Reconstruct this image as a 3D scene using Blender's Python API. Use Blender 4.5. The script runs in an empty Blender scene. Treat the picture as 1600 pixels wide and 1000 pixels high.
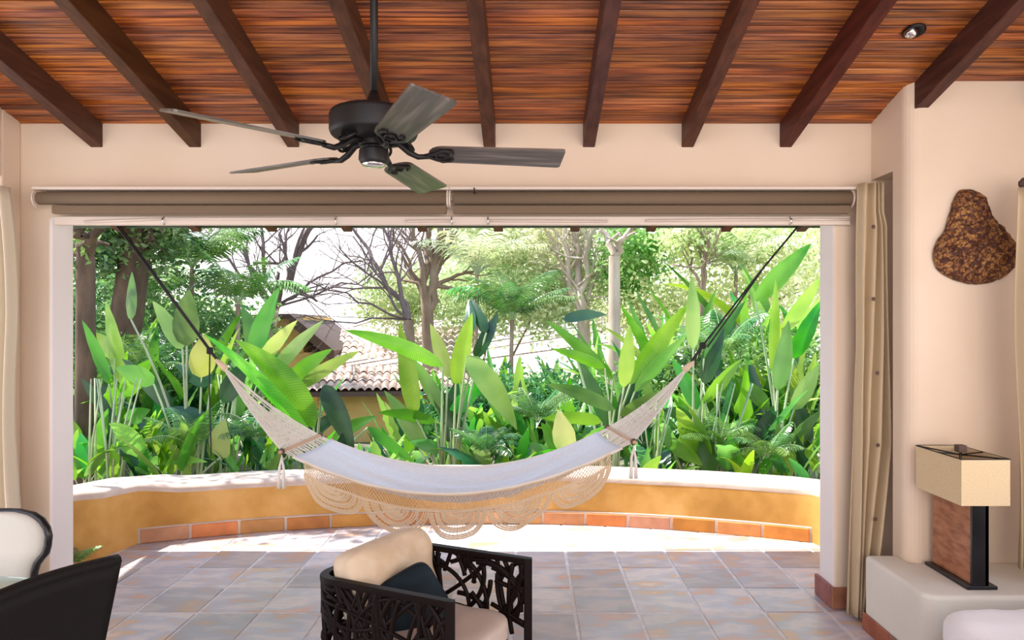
import bpy, bmesh, math, random
from mathutils import Vector, Matrix, Quaternion, noise
random.seed(7)
sc = bpy.context.scene
COL = sc.collection
F, CX, CY, CH = 1067.0, 825.0, 510.0, 1.6
def at(x, y, D):
    return Vector(((x-CX)*D/F, D, CH-(y-CY)*D/F))

# ---------------------------------------------------------------- camera, sky, sun, exposure
cam_d = bpy.data.cameras.new('camera'); cam = bpy.data.objects.new('camera', cam_d); COL.objects.link(cam)
cam.location = (0, 0, CH); cam.rotation_euler = (math.pi/2, 0, 0)
cam_d.sensor_width = 36; cam_d.lens = F/1600*36
cam_d.shift_x = -25/1600; cam_d.shift_y = 10/1600
cam_d.clip_start = 0.05; cam_d.clip_end = 300
sc.camera = cam
vs = sc.view_settings
sc.display_settings.display_device = 'sRGB'
vs.view_transform = 'Standard'; vs.look = 'None'; vs.gamma = 1; vs.use_curve_mapping = False
vs.exposure = 0.0
SKY_H, SKY_Z, SKY_S = (1.0, .93, .97), (.52, .70, 1.0), 2.2
world = bpy.data.worlds.new('sky'); sc.world = world; world.use_nodes = True
wn = world.node_tree; wn.nodes.clear()
wo = wn.nodes.new('ShaderNodeOutputWorld'); wb = wn.nodes.new('ShaderNodeBackground')
tc = wn.nodes.new('ShaderNodeTexCoord'); sx = wn.nodes.new('ShaderNodeSeparateXYZ'); wr = wn.nodes.new('ShaderNodeValToRGB')
wn.links.new(tc.outputs['Generated'], sx.inputs[0]); wn.links.new(sx.outputs[2], wr.inputs[0])
wr.color_ramp.elements[0].position = 0.1; wr.color_ramp.elements[0].color = (*SKY_H, 1)
wr.color_ramp.elements[1].position = 0.8; wr.color_ramp.elements[1].color = (*SKY_Z, 1)
wn.links.new(wr.outputs[0], wb.inputs[0]); wb.inputs[1].default_value = SKY_S
wn.links.new(wb.outputs[0], wo.inputs[0])
sd = bpy.data.lights.new('sun', 'SUN'); sd.energy = 10.5; sd.angle = math.radians(0.6); sd.color = (1, .95, .86)
sun = bpy.data.objects.new('sun', sd); COL.objects.link(sun); sun.location = (-3, 6, 9)
sun.rotation_euler = Vector((-0.62, 0.115, 1)).to_track_quat('Z', 'Y').to_euler()
# added fill light from the unseen room back, and daylight of the side window
def area(name, loc, tgt, sx_, sy_, e, col):
    d = bpy.data.lights.new(name, 'AREA'); d.shape = 'RECTANGLE'; d.size = sx_; d.size_y = sy_; d.energy = e; d.color = col
    o = bpy.data.objects.new(name, d); COL.objects.link(o); o.location = loc
    o.rotation_euler = (Vector(loc)-Vector(tgt)).to_track_quat('Z', 'Y').to_euler(); return o
area('rear_fill_light', (1.5, -1.9, 1.8), (0.5, 3.8, 2.1), 3.0, 2.4, 80, (1, .87, .74))
area('side_window_daylight', (2.62, 1.7, 1.5), (0, 2.2, 1.8), 1.5, 1.7, 9, (1, .90, .80))

# ---------------------------------------------------------------- helpers
def setp(o, label=None, cat=None, group=None, kind=None):
    if label: o['label'] = label
    if cat: o['category'] = cat
    if group: o['group'] = group
    if kind: o['kind'] = kind
    return o
def thing(name, label, cat, loc=(0, 0, 0), rz=0, group=None):
    o = bpy.data.objects.new(name, None); COL.objects.link(o); o.empty_display_size = .1
    o.location = loc; o.rotation_euler = (0, 0, rz)
    return setp(o, label, cat, group)
class MB:
    def __init__(s): s.v = []; s.f = []; s.mi = []; s.uv = {}
    def add(s, vs_, fs, mi=0):
        b = len(s.v); s.v += [tuple(p) for p in vs_]
        for f in fs: s.f.append(tuple(b+i for i in f)); s.mi.append(mi)
        return s
    def box(s, lo, hi, M=None, mi=0):
        p = [Vector((x, y, z)) for z in (lo[2], hi[2]) for y in (lo[1], hi[1]) for x in (lo[0], hi[0])]
        if M is not None: p = [M @ q for q in p]
        return s.add(p, [(0, 2, 3, 1), (4, 5, 7, 6), (0, 1, 5, 4), (2, 6, 7, 3), (0, 4, 6, 2), (1, 3, 7, 5)], mi)
    def hexa(s, p, mi=0):
        return s.add(p, [(0, 2, 3, 1), (4, 5, 7, 6), (0, 1, 5, 4), (2, 6, 7, 3), (0, 4, 6, 2), (1, 3, 7, 5)], mi)
    def tube(s, pts, r, n=6, caps=True, mi=0, flat=None):
        pts = [Vector(p) for p in pts]; m = len(pts)
        rs = r if isinstance(r, (list, tuple)) else [r]*m
        up = None; b = len(s.v)
        for i, p in enumerate(pts):
            t = (pts[min(i+1, m-1)]-pts[max(i-1, 0)])
            if t.length < 1e-9: t = Vector((0, 0, 1))
            t.normalize()
            if up is None:
                up = t.orthogonal().normalized() if flat is None else Vector(flat)
            a = up - t*up.dot(t)
            if a.length < 1e-5: a = t.orthogonal()
            a.normalize(); up = a; c = t.cross(a)
            for k in range(n):
                w = 2*math.pi*k/n + (math.pi/4 if n == 4 else 0)
                s.v.append(tuple(p + (a*math.cos(w)+c*math.sin(w))*rs[i]))
        for i in range(m-1):
            for k in range(n):
                k2 = (k+1) % n
                s.f.append((b+i*n+k, b+i*n+k2, b+(i+1)*n+k2, b+(i+1)*n+k)); s.mi.append(mi)
        if caps:
            s.f.append(tuple(b+k for k in reversed(range(n)))); s.mi.append(mi)
            s.f.append(tuple(b+(m-1)*n+k for k in range(n))); s.mi.append(mi)
        return s
    def lathe(s, prof, n=24, c=(0, 0, 0), mi=0):
        b = len(s.v); c = Vector(c)
        for r, z in prof:
            for k in range(n):
                w = 2*math.pi*k/n; s.v.append(tuple(c+Vector((r*math.cos(w), r*math.sin(w), z))))
        for i in range(len(prof)-1):
            for k in range(n):
                k2 = (k+1) % n
                s.f.append((b+i*n+k, b+i*n+k2, b+(i+1)*n+k2, b+(i+1)*n+k)); s.mi.append(mi)
        s.f.append(tuple(b+k for k in reversed(range(n)))); s.mi.append(mi)
        s.f.append(tuple(b+(len(prof)-1)*n+k for k in range(n))); s.mi.append(mi)
        return s
    def prism(s, poly, a, b_, axis='Y', mi=0):
        m = len(poly)
        def P(u, v, w): return {'Y': (u, w, v), 'X': (w, u, v), 'Z': (u, v, w)}[axis]
        vs_ = [P(u, v, a) for u, v in poly]+[P(u, v, b_) for u, v in poly]
        fs = [tuple(range(m)), tuple(reversed(range(m, 2*m)))]+[(i, i+m, (i+1) % m+m, (i+1) % m) for i in range(m)]
        return s.add(vs_, fs, mi)
    def grid(s, fn, nu, nv, mi=0, closeu=False):
        b = len(s.v)
        for i in range(nu+1):
            for j in range(nv+1): s.v.append(tuple(fn(i/nu, j/nv)))
        for i in range(nu):
            for j in range(nv):
                a = b+i*(nv+1)+j; s.f.append((a, a+nv+1, a+nv+2, a+1)); s.mi.append(mi)
        return s
    def mesh(s, name, mats, smooth=False, fix=True):
        me = bpy.data.meshes.new(name); me.from_pydata(s.v, [], s.f)
        for m in (mats if isinstance(mats, (list, tuple)) else [mats]): me.materials.append(m)
        me.polygons.foreach_set('material_index', s.mi)
        if fix:
            bm = bmesh.new(); bm.from_mesh(me); bmesh.ops.recalc_face_normals(bm, faces=bm.faces); bm.to_mesh(me); bm.free()
        if smooth: me.polygons.foreach_set('use_smooth', [True]*len(me.polygons))
        me.update(); return me
    def build(s, name, mats, parent=None, smooth=False, bevel=0, seg=2, fix=True, sub=0, solid=0, angle=None):
        o = bpy.data.objects.new(name, s.mesh(name, mats, smooth, fix)); COL.objects.link(o)
        if parent is not None: o.parent = parent; keep(o, parent)
        if solid:
            m = o.modifiers.new('s', 'SOLIDIFY'); m.thickness = solid; m.offset = 0
        if bevel:
            m = o.modifiers.new('b', 'BEVEL'); m.width = bevel; m.segments = seg; m.limit_method = 'ANGLE'; m.angle_limit = math.radians(35)
            if not smooth and seg > 1:
                m.harden_normals = False
                o.data.polygons.foreach_set('use_smooth', [True]*len(o.data.polygons))
                wnm = o.modifiers.new('w', 'WEIGHTED_NORMAL')
        if sub:
            m = o.modifiers.new('u', 'SUBSURF'); m.levels = sub; m.render_levels = sub
        return o
LOCAL = {}
def keep(o, parent):
    """geometry given in world space: cancel the parent's transform (parents are unrotated/moved empties at scene root)"""
    M = Matrix.Identity(4); p = parent
    chain = []
    while p is not None: chain.append(p); p = p.parent
    for p in reversed(chain):
        M = M @ p.matrix_parent_inverse @ Matrix.LocRotScale(p.location, p.rotation_euler, p.scale)
    if not LOCAL.get('on'): o.matrix_parent_inverse = M.inverted()

# ---------------------------------------------------------------- materials
def mat(name, col, rough=.6, metal=0, spec=.5, var=None, scale=(1, 1, 1), nscale=5, bump=0, coords='Object', detail=4, rand=0, nlo=.35, nhi=.65, sheen=0, coat=0):
    m = bpy.data.materials.new(name); m.use_nodes = True; nt = m.node_tree; b = nt.nodes['Principled BSDF']
    b.inputs['Base Color'].default_value = (*col, 1); b.inputs['Roughness'].default_value = rough
    b.inputs['Metallic'].default_value = metal; b.inputs['Specular IOR Level'].default_value = spec
    if sheen: b.inputs['Sheen Weight'].default_value = sheen
    if coat: b.inputs['Coat Weight'].default_value = coat; b.inputs['Coat Roughness'].default_value = .15
    if var is not None or bump:
        t = nt.nodes.new('ShaderNodeTexCoord'); g = nt.nodes.new('ShaderNodeNewGeometry')
        mp = nt.nodes.new('ShaderNodeMapping'); mp.inputs['Scale'].default_value = scale
        nt.links.new(g.outputs['Position'] if coords == 'World' else t.outputs[coords], mp.inputs[0])
        n = nt.nodes.new('ShaderNodeTexNoise'); n.inputs['Scale'].default_value = nscale; n.inputs['Detail'].default_value = detail
        nt.links.new(mp.outputs[0], n.inputs['Vector'])
        src = None
        if var is not None:
            r = nt.nodes.new('ShaderNodeValToRGB'); cols = [col]+list(var)
            els = r.color_ramp.elements
            for i, c in enumerate(cols):
                pos = nlo+(nhi-nlo)*i/max(1, len(cols)-1)
                e = els[i] if i < 2 else els.new(pos)
                e.position = pos; e.color = (*c, 1)
            nt.links.new(n.outputs[0], r.inputs[0]); src = r.outputs[0]
        if src is not None: nt.links.new(src, b.inputs['Base Color'])
        if bump:
            bp = nt.nodes.new('ShaderNodeBump'); bp.inputs['Strength'].default_value = bump; bp.inputs['Distance'].default_value = .01
            nt.links.new(n.outputs[0], bp.inputs['Height']); nt.links.new(bp.outputs[0], b.inputs['Normal'])
    if rand: add_rand(m, rand)
    return m
def add_rand(m, amt, hue=.02, sat=.15):
    nt = m.node_tree; b = nt.nodes['Principled BSDF']; oi = nt.nodes.new('ShaderNodeObjectInfo')
    hs = nt.nodes.new('ShaderNodeHueSaturation')
    for k, (sock, c, a) in enumerate((('Value', 1, amt), ('Hue', .5, hue), ('Saturation', 1, sat))):
        if k == 0: srcv = oi.outputs['Random']
        else:
            mm = nt.nodes.new('ShaderNodeMath'); mm.operation = 'MULTIPLY'; mm.inputs[1].default_value = 37.7*k+11.3
            nt.links.new(oi.outputs['Random'], mm.inputs[0]); fr = nt.nodes.new('ShaderNodeMath'); fr.operation = 'FRACT'
            nt.links.new(mm.outputs[0], fr.inputs[0]); srcv = fr.outputs[0]
        mr = nt.nodes.new('ShaderNodeMapRange'); mr.inputs[3].default_value = c-a; mr.inputs[4].default_value = c+a
        nt.links.new(srcv, mr.inputs[0]); nt.links.new(mr.outputs[0], hs.inputs[sock])
    bc = b.inputs['Base Color']
    if bc.links: nt.links.new(bc.links[0].from_socket, hs.inputs['Color'])
    else: hs.inputs['Color'].default_value = bc.default_value
    nt.links.new(hs.outputs[0], bc)
    return m
def leafmat(name, c1, c2, trans=.35, rand=.35, veins=True, rough=.26):
    m = bpy.data.materials.new(name); m.use_nodes = True; nt = m.node_tree; b = nt.nodes['Principled BSDF']; out = nt.nodes['Material Output']
    b.inputs['Roughness'].default_value = rough; b.inputs['Specular IOR Level'].default_value = .5
    t = nt.nodes.new('ShaderNodeTexCoord'); n = nt.nodes.new('ShaderNodeTexNoise'); n.inputs['Scale'].default_value = 2.2
    g = nt.nodes.new('ShaderNodeNewGeometry'); nt.links.new(g.outputs['Position'], n.inputs['Vector'])
    r = nt.nodes.new('ShaderNodeValToRGB'); r.color_ramp.elements[0].color = (*c1, 1); r.color_ramp.elements[1].color = (*c2, 1)
    r.color_ramp.elements[0].position = .36; r.color_ramp.elements[1].position = .64
    nt.links.new(n.outputs[0], r.inputs[0]); nt.links.new(r.outputs[0], b.inputs['Base Color'])
    if veins:
        mp = nt.nodes.new('ShaderNodeMapping'); mp.inputs['Scale'].default_value = (1, 1, 1)
        w = nt.nodes.new('ShaderNodeTexWave'); w.inputs['Scale'].default_value = 13; w.inputs['Distortion'].default_value = 1.5
        nt.links.new(t.outputs['UV'], mp.inputs[0]); nt.links.new(mp.outputs[0], w.inputs[0])
        mx = nt.nodes.new('ShaderNodeMix'); mx.data_type = 'RGBA'; mx.blend_type = 'MULTIPLY'; mx.inputs[0].default_value = .22
        nt.links.new(r.outputs[0], mx.inputs[6]); nt.links.new(w.outputs['Color'], mx.inputs[7]); nt.links.new(mx.outputs[2], b.inputs['Base Color'])
        bp = nt.nodes.new('ShaderNodeBump'); bp.inputs['Strength'].default_value = .12; bp.inputs['Distance'].default_value = .01
        nt.links.new(w.outputs['Fac'], bp.inputs['Height']); nt.links.new(bp.outputs[0], b.inputs['Normal'])
    add_rand(m, rand, .035, .12)
    tr = nt.nodes.new('ShaderNodeBsdfTranslucent'); ms = nt.nodes.new('ShaderNodeMixShader'); ms.inputs[0].default_value = trans
    hs = nt.nodes.new('ShaderNodeHueSaturation'); hs.inputs['Hue'].default_value = .482; hs.inputs['Value'].default_value = 1.5
    nt.links.new(b.inputs['Base Color'].links[0].from_socket, hs.inputs['Color']); nt.links.new(hs.outputs[0], tr.inputs[0])
    nt.links.new(b.outputs[0], ms.inputs[1]); nt.links.new(tr.outputs[0], ms.inputs[2]); nt.links.new(ms.outputs[0], out.inputs[0])
    return m
M = {}
M['plaster'] = mat('cream_plaster', (.75, .605, .46), .85, var=[(.79, .655, .515)], nscale=1.5, bump=.12, coords='World')
M['white_paint'] = mat('white_paint', (.70, .60, .51), .5)
M['ochre'] = mat('ochre_plaster', (.44, .21, .04), .85, var=[(.60, .31, .075), (.74, .42, .14)], nscale=2.2, bump=.25, coords='World', detail=8)
M['cap'] = mat('pale_cap_plaster', (.55, .43, .36), .8, var=[(.68, .55, .48)], nscale=6, bump=.3, coords='World')
M['tile'] = mat('terracotta_floor', (.50, .43, .43), .32, var=[(.60, .52, .50), (.43, .42, .47), (.58, .36, .25), (.66, .56, .52)], nscale=3.4, bump=.25, coords='World', detail=9, rand=.22, spec=.8, scale=(1, 2.2, 1), nlo=.3, nhi=.75)
M['base_tile'] = mat('orange_terracotta', (.52, .20, .07), .6, var=[(.68, .28, .10)], nscale=7, bump=.2, coords='World', rand=.15)
M['base_dark'] = mat('brown_terracotta', (.24, .085, .05), .6, var=[(.34, .13, .08)], nscale=9, coords='World', rand=.15)
M['grout'] = mat('grout', (.74, .70, .68), .7, var=[(.60, .56, .54)], nscale=12, coords='World')
M['board'] = mat('ceiling_board_wood', (.10, .021, .006), .42, var=[(.30, .080, .016), (.50, .16, .030)], scale=(1.1, 22, 22), nscale=2.4, bump=.12, coords='World', detail=6); add_rand(M['board'], .30, .006, .06)
M['beam'] = mat('dark_beam_wood', (.055, .018, .010), .55, spec=.3, var=[(.10, .035, .019)], scale=(14, 1.2, 14), nscale=2.2, bump=.15, coords='World', rand=.12)
M['blackmetal'] = mat('black_iron', (.009, .008, .008), .45, spec=.35)
M['fanblade'] = mat('fan_blade_wood', (.030, .022, .018), .38, var=[(.06, .045, .035), (.16, .13, .11)], scale=(1.2, 16, 16), nscale=2.6, bump=.25, rand=.1, coat=.35, spec=.6)
M['blind'] = mat('taupe_blind_fabric', (.185, .13, .08), .8, bump=.1, nscale=60)
M['chrome'] = mat('chrome', (.8, .8, .8), .15, metal=1)
M['hammock'] = mat('white_woven_cotton', (.74, .75, .78), .85, bump=.35, nscale=120, var=[(.80, .80, .82)], scale=(.2, 1, 1))
M['cord'] = mat('cream_cord', (.80, .76, .69), .85)
M['lace'] = mat('beige_crochet', (.74, .58, .40), .85)
M['rope'] = mat('black_rope', (.02, .02, .02), .7)
M['barwood'] = mat('pale_wood_bar', (.50, .28, .15), .5, var=[(.62, .38, .22)], scale=(8, 1, 8), nscale=3)
M['curtain'] = mat('cream_curtain', (.56, .44, .28), .85, bump=.1, nscale=90)
M['curtain2'] = mat('pale_curtain', (.66, .57, .43), .85, bump=.1, nscale=90)
M['shade'] = mat('linen_lampshade', (.66, .50, .29), .8, bump=.2, nscale=150, var=[(.72, .57, .36)])
M['lampwood'] = mat('red_brown_veneer', (.22, .07, .03), .35, var=[(.34, .13, .06), (.42, .18, .09)], scale=(1, 3, 9), nscale=4, detail=7)
M['black'] = mat('black_lacquer', (.010, .010, .012), .25)
M['rattan'] = mat('dark_rattan', (.007, .003, .002), .5, spec=.15)
M['leather'] = mat('dark_leather', (.007, .006, .006), .6, spec=.25, bump=.1, nscale=60)
M['cream_fabric'] = mat('cream_upholstery', (.66, .50, .33), .8, var=[(.74, .60, .43)], nscale=11, bump=.6, detail=2)
M['seat_fabric'] = mat('beige_seat_fabric', (.60, .50, .43), .85, bump=.1, nscale=60)
M['teal'] = mat('dark_teal_fabric', (.006, .013, .019), .75, spec=.2, var=[(.014, .026, .036)], nscale=8)
M['offwhite'] = mat('offwhite_upholstery', (.70, .68, .60), .8, bump=.1, nscale=40, sheen=.2)
M['sofa'] = mat('white_sofa_fabric', (.86, .86, .88), .85, bump=.15, nscale=70)
M['ledge'] = mat('ledge_plaster', (.72, .70, .62), .8, var=[(.78, .75, .67)], nscale=3, bump=.1, coords='World')
M['bark'] = mat('bark', (.20, .14, .10), .9, var=[(.34, .26, .20)], nscale=6, bump=.6, coords='World', scale=(1, 1, .3))
M['bark_dark'] = mat('dark_bark', (.06, .038, .025), .9, var=[(.13, .085, .055)], nscale=7, bump=.6, coords='World', scale=(1, 1, .3))
M['bark_pale'] = mat('pale_bark', (.42, .34, .27), .9, var=[(.58, .50, .42)], nscale=5, bump=.4, coords='World', scale=(1, 1, .3))
M['twig'] = mat('grey_twig', (.16, .12, .12), .9)
M['soil'] = mat('garden_soil', (.30, .24, .19), .95, var=[(.12, .13, .07), (.46, .38, .32)], nscale=2.5, coords='World', bump=.5)
M['stem'] = leafmat('plant_stem', (.30, .42, .22), (.46, .56, .36), .1, .2, False)
M['leafA'] = leafmat('broad_leaf_green', (.035, .19, .025), (.12, .38, .045), .30)
M['leafB'] = leafmat('broad_leaf_bright', (.12, .35, .035), (.28, .53, .08), .36, .3)
M['leafC'] = leafmat('broad_leaf_deep', (.008, .055, .022), (.03, .13, .035), .15)
M['leafY'] = leafmat('broad_leaf_yellow', (.30, .44, .08), (.48, .57, .17), .36, .15)
M['fern'] = leafmat('fern_leaf', (.03, .13, .03), (.16, .34, .08), .25, .25, False)
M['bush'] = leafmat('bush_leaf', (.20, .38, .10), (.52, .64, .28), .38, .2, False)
M['hazy_bush'] = leafmat('hazy_bush_leaf', (.34, .46, .20), (.70, .74, .48), .35, .15, False)  # far foliage, distance haze put into the leaf colour
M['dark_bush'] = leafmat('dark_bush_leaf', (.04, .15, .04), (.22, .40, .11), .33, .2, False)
M['rooftile'] = mat('pink_roof_tile', (.42, .27, .21), .8, var=[(.60, .44, .37), (.72, .60, .54)], nscale=9, coords='World')
M['housewall'] = mat('yellow_house_wall', (.62, .42, .13), .85, var=[(.70, .50, .20)], nscale=2, coords='World')
M['eave'] = mat('eave_wood', (.10, .06, .045), .7)
M['greenmetal'] = mat('green_painted_metal', (.07, .10, .06), .4)
M['tabletop'] = bpy.data.materials.new('table_glass'); M['tabletop'].use_nodes = True
_b = M['tabletop'].node_tree.nodes['Principled BSDF']; _b.inputs['Base Color'].default_value = (.62, .80, .74, 1); _b.inputs['Roughness'].default_value = .06; _b.inputs['Transmission Weight'].default_value = .75; _b.inputs['IOR'].default_value = 1.45
M['burl'] = bpy.data.materials.new('brown_burl'); M['burl'].use_nodes = True
def _burl():
    nt = M['burl'].node_tree; b = nt.nodes['Principled BSDF']; b.inputs['Roughness'].default_value = .7
    t = nt.nodes.new('ShaderNodeTexCoord'); v = nt.nodes.new('ShaderNodeTexVoronoi'); v.inputs['Scale'].default_value = 48
    n = nt.nodes.new('ShaderNodeTexNoise'); n.inputs['Scale'].default_value = 9
    n9 = nt.nodes.new('ShaderNodeTexNoise'); n9.inputs['Scale'].default_value = 45; nt.links.new(t.outputs['Object'], n9.inputs['Vector'])
    ma = nt.nodes.new('ShaderNodeVectorMath'); ma.operation = 'MULTIPLY_ADD'; ma.inputs[1].default_value = (.06, .06, .06)
    nt.links.new(n9.outputs['Color'], ma.inputs[0]); nt.links.new(t.outputs['Object'], ma.inputs[2]); nt.links.new(ma.outputs[0], v.inputs['Vector']); nt.links.new(t.outputs['Object'], n.inputs['Vector'])
    r = nt.nodes.new('ShaderNodeValToRGB'); e = r.color_ramp.elements
    e[0].position = .1; e[0].color = (.58, .30, .09, 1); e[1].position = .62; e[1].color = (.09, .028, .014, 1)
    nt.links.new(v.outputs['Distance'], r.inputs[0])
    mx = nt.nodes.new('ShaderNodeMix'); mx.data_type = 'RGBA'; mx.blend_type = 'MULTIPLY'; mx.inputs[0].default_value = .8
    r2 = nt.nodes.new('ShaderNodeValToRGB'); r2.color_ramp.elements[0].position = .35; r2.color_ramp.elements[0].color = (.45, .25, .18, 1); r2.color_ramp.elements[1].position = .65; r2.color_ramp.elements[1].color = (1, 1, .9, 1)
    nt.links.new(n.outputs[0], r2.inputs[0]); nt.links.new(r.outputs[0], mx.inputs[6]); nt.links.new(r2.outputs[0], mx.inputs[7])
    nt.links.new(mx.outputs[2], b.inputs['Base Color'])
_burl()

# ---------------------------------------------------------------- room shell
def zc(y): return 2.753+.27*(3.88-y)          # underside of the boards
XL, XR = -2.88, 1.95
WF, WB = 3.88, 4.08
# ceiling slab, boards, beams
ceil = MB().hexa([(x, y, zc(y)+dz) for dz in (.03, .16) for y in (-2.2, 5.08) for x in (-4.2, 3.4)]).build('ceiling', M['beam'])
setp(ceil, 'sloping ceiling of narrow red-brown boards over dark beams', kind='structure')
sl = math.sqrt(1+.27**2); rowp = .052/sl
bw, bt = .0465, .022
rng = random.Random(3)
BXJ = [-3.57, -3.01, -2.451, -1.892, -1.334, -.779, -.218, .346, .907, 1.464, 2.02, 2.58]
y = 2.25
ang = -math.atan(.27)
while y < 5.03:
    x = -4.15; bi = rng.choice([2, 3, 4])
    while x < 3.1:
        x2 = BXJ[bi] if bi < len(BXJ)-1 else 3.3; bi += rng.choice([5, 6, 7])
        dz = rng.uniform(-.0015, .0015)
        m_ = Matrix.Translation((0, y, zc(y)+dz)) @ Matrix.Rotation(ang, 4, 'X')
        MB().box((x+.002, 0, 0), (x2-.002, bw, bt), m_).build('board', M['board'], ceil, bevel=.004, seg=1)
        x = x2
    y += rowp
MB().hexa([(x, yy, zc(yy)+dz) for dz in (.003, .03) for yy in (-2.2, 2.25) for x in (-4.2, 3.4)]).build('near_boarding', M['board'], ceil)
BX = [-3.57, -3.01, -2.451, -1.892, -1.334, -.779, -.218, .346, .907, 1.464, 2.02, 2.58]
for bx in BX:
    MB().hexa([(bx+sx_*.034, yy, zc(yy)+dz) for dz in (-.135, .004) for yy in (-1.9, 5.06) for sx_ in (-1, 1)]).build('beam', M['beam'], ceil, bevel=.004)
MB().box((-4.3, 5.08, 2.43), (3.5, 5.115, 2.60)).box((-4.3, 5.10, 2.338), (3.5, 5.13, 2.435)).build('fascia', M['greenmetal'], ceil)
# front wall with the wide opening (lintel + two pillars)
OL, OR_, OT = -2.709, 1.738, 2.208
w = MB()
def hexw(x0, x1, y0, y1, z0, top=None, mb=None):
    (mb or w).hexa([(x, yy, z) for k in (0, 1) for yy in (y0, y1) for x in (x0, x1) for z in ([z0] if k == 0 else [top if top is not None else zc(yy)+.01])])
outl = [(XL-.6, 0), (OL, 0), (OL, OT), (OR_, OT), (OR_, 0), (2.34, 0), (2.34, 2.78), (XL-.6, 2.78)]
# lintel and pillars share their joints so the corners can be rounded
def arch():
    p = [(XL-.25, 0), (OL, 0), (OR_, 0), (2.34, 0), (XL-.25, OT), (OL, OT), (OR_, OT), (2.34, OT), (XL-.25, 9), (OL, 9), (OR_, 9), (2.34, 9)]
    vs_ = []
    for yy in (WF, WB):
        for x_, z_ in p: vs_.append((x_, yy, z_ if z_ < 9 else zc(yy)+.012))
    n = 12
    fr = [(0, 1, 5, 4), (2, 3, 7, 6), (4, 5, 9, 8), (5, 6, 10, 9), (6, 7, 11, 10)]
    fs = fr+[tuple(i+n for i in reversed(f)) for f in fr]
    def side(a, b): fs.append((a, a+n, b+n, b))
    for a, b in ((1, 5), (5, 6), (6, 2), (0, 4), (4, 8), (8, 9), (9, 10), (10, 11), (11, 7), (7, 3), (0, 1), (2, 3)): side(a, b)
    return MB().add(vs_, fs)
M['reveal'] = mat('skylit_reveal', (.88, .83, .83), .7)  # whitish reveals and soffit, sky light on them put into the colour
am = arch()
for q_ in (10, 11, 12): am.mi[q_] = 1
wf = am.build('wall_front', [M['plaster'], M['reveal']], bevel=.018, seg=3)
setp(wf, 'cream plaster wall with the wide opening to the terrace', kind='structure')
# terracotta skirting of the right pillar
def skirt(pts, h, parent, m, name='tile', t=.02):
    for (a, b) in zip(pts[:-1], pts[1:]):
        a, b = Vector(a), Vector(b); d = (b-a); L = d.length; d.normalize(); nrm = Vector((d.y, -d.x))
        n = max(1, round(L/.3))
        for i in range(n):
            p, q = a+d*(L*i/n+.002), a+d*(L*(i+1)/n-.002)
            v = [(p.x, p.y), (q.x, q.y), (q.x+nrm.x*t, q.y+nrm.y*t), (p.x+nrm.x*t, p.y+nrm.y*t)]
            MB().prism(v, 0, h, 'Z').build(name, m, parent, bevel=.005)
bs = thing('baseboard_front', 'brown terracotta skirting at the foot of the right pillar', None); setp(bs, kind='structure'); del bs['label']
skirt([(OR_, 4.1), (OR_, WF)], .12, bs, M['base_dark'], t=.02)
skirt([(OR_-.02, WF), (1.95, WF)], .12, bs, M['base_dark'])
skirt([(OL, WF-.0), (OL, 4.1)], .12, bs, M['base_dark'], t=.02)
# right wall: fireplace-like projecting mass with a curtain recess in its side
PB = 3.5
wr_ = MB()
hexw(XR, 2.9, PB, WF+.1, 2.43, None, wr_)
hexw(XR, 2.9, PB, 3.65, 0, 2.43, wr_)
hexw(2.22, 2.9, 3.65, WF+.2, 0, 2.43, wr_)
def massmesh():
    # side profile with rounded near corner, as one extruded plan below and above the recess
    m = MB(); r = .07
    arc = [(XR+r-r*math.cos(a), PB+r-r*math.sin(a)) for a in [math.pi/2*i/6 for i in range(7)]]
    low = arc+[(3.0, PB), (3.0, 4.2), (2.22, 4.2), (2.22, 3.65), (XR, 3.65)]
    up = arc+[(3.0, PB), (3.0, 4.0), (XR, 4.0)]
    def ext(poly, z0, z1):
        n = len(poly); vs_ = [(x, yy, z0) for x, yy in poly]+[(x, yy, z1 if z1 is not None else zc(yy)+.012) for x, yy in poly]
        m.add(vs_, [tuple(reversed(range(n))), tuple(range(n, 2*n))]+[(i, (i+1) % n, (i+1) % n+n, i+n) for i in range(n)])
    n = len(low); m.v = [(x, yy, 0) for x, yy in low]+[(x, yy, 2.43) for x, yy in low]
    m.f = [tuple(reversed(range(n)))]+[(i, (i+1) % n, (i+1) % n+n, i+n) for i in range(n) if i < 7 or i > 8 or True]
    # upper part shares the ring at 2.43 along the rounded corner and the front
    k = len(m.v); m.v += [(3.0, 4.2, 2.43), (XR, 4.2, 2.43)]
    ring = list(range(n, n+8))+[k, k+1, n+len(arc)+4]
    top0 = len(m.v); m.v += [(m.v[i][0], m.v[i][1], zc(m.v[i][1])+.012) for i in ring]
    m.f += [(ring[i], ring[(i+1) % len(ring)], top0+(i+1) % len(ring), top0+i) for i in range(len(ring))]
    m.f += [tuple(range(top0, top0+len(ring))), (n+len(arc)+4, n+len(arc)+3, n+len(arc)+2, k+1)]
    m.mi = [0]*len(m.f)
    return m
wrr = massmesh().build('wall_right', M['plaster'])
setp(wrr, 'cream projecting wall with a rounded corner and curtain recess', kind='structure')
ws = MB()
def pane_wall(x0, x1, yA, yB, o0, o1, zb, zt):
    m = MB()
    def seg(a, b, z0, z1):
        m.hexa([(x, yy, (z0 if k == 0 else (z1 if z1 is not None else zc(yy)+.012))) for k in (0, 1) for yy in (a, b) for x in (x0, x1)])
    seg(yA, o0, 0, None); seg(o1, yB, 0, None); seg(o0, o1, zt, None)
    if zb > 0: seg(o0, o1, 0, zb)
    return m
setp(pane_wall(2.70, 2.85, -1.8, PB, .7, 3.0, .9, 2.3).build('wall_east', M['plaster']), 'cream right side wall with a window opening', kind='structure')
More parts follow.
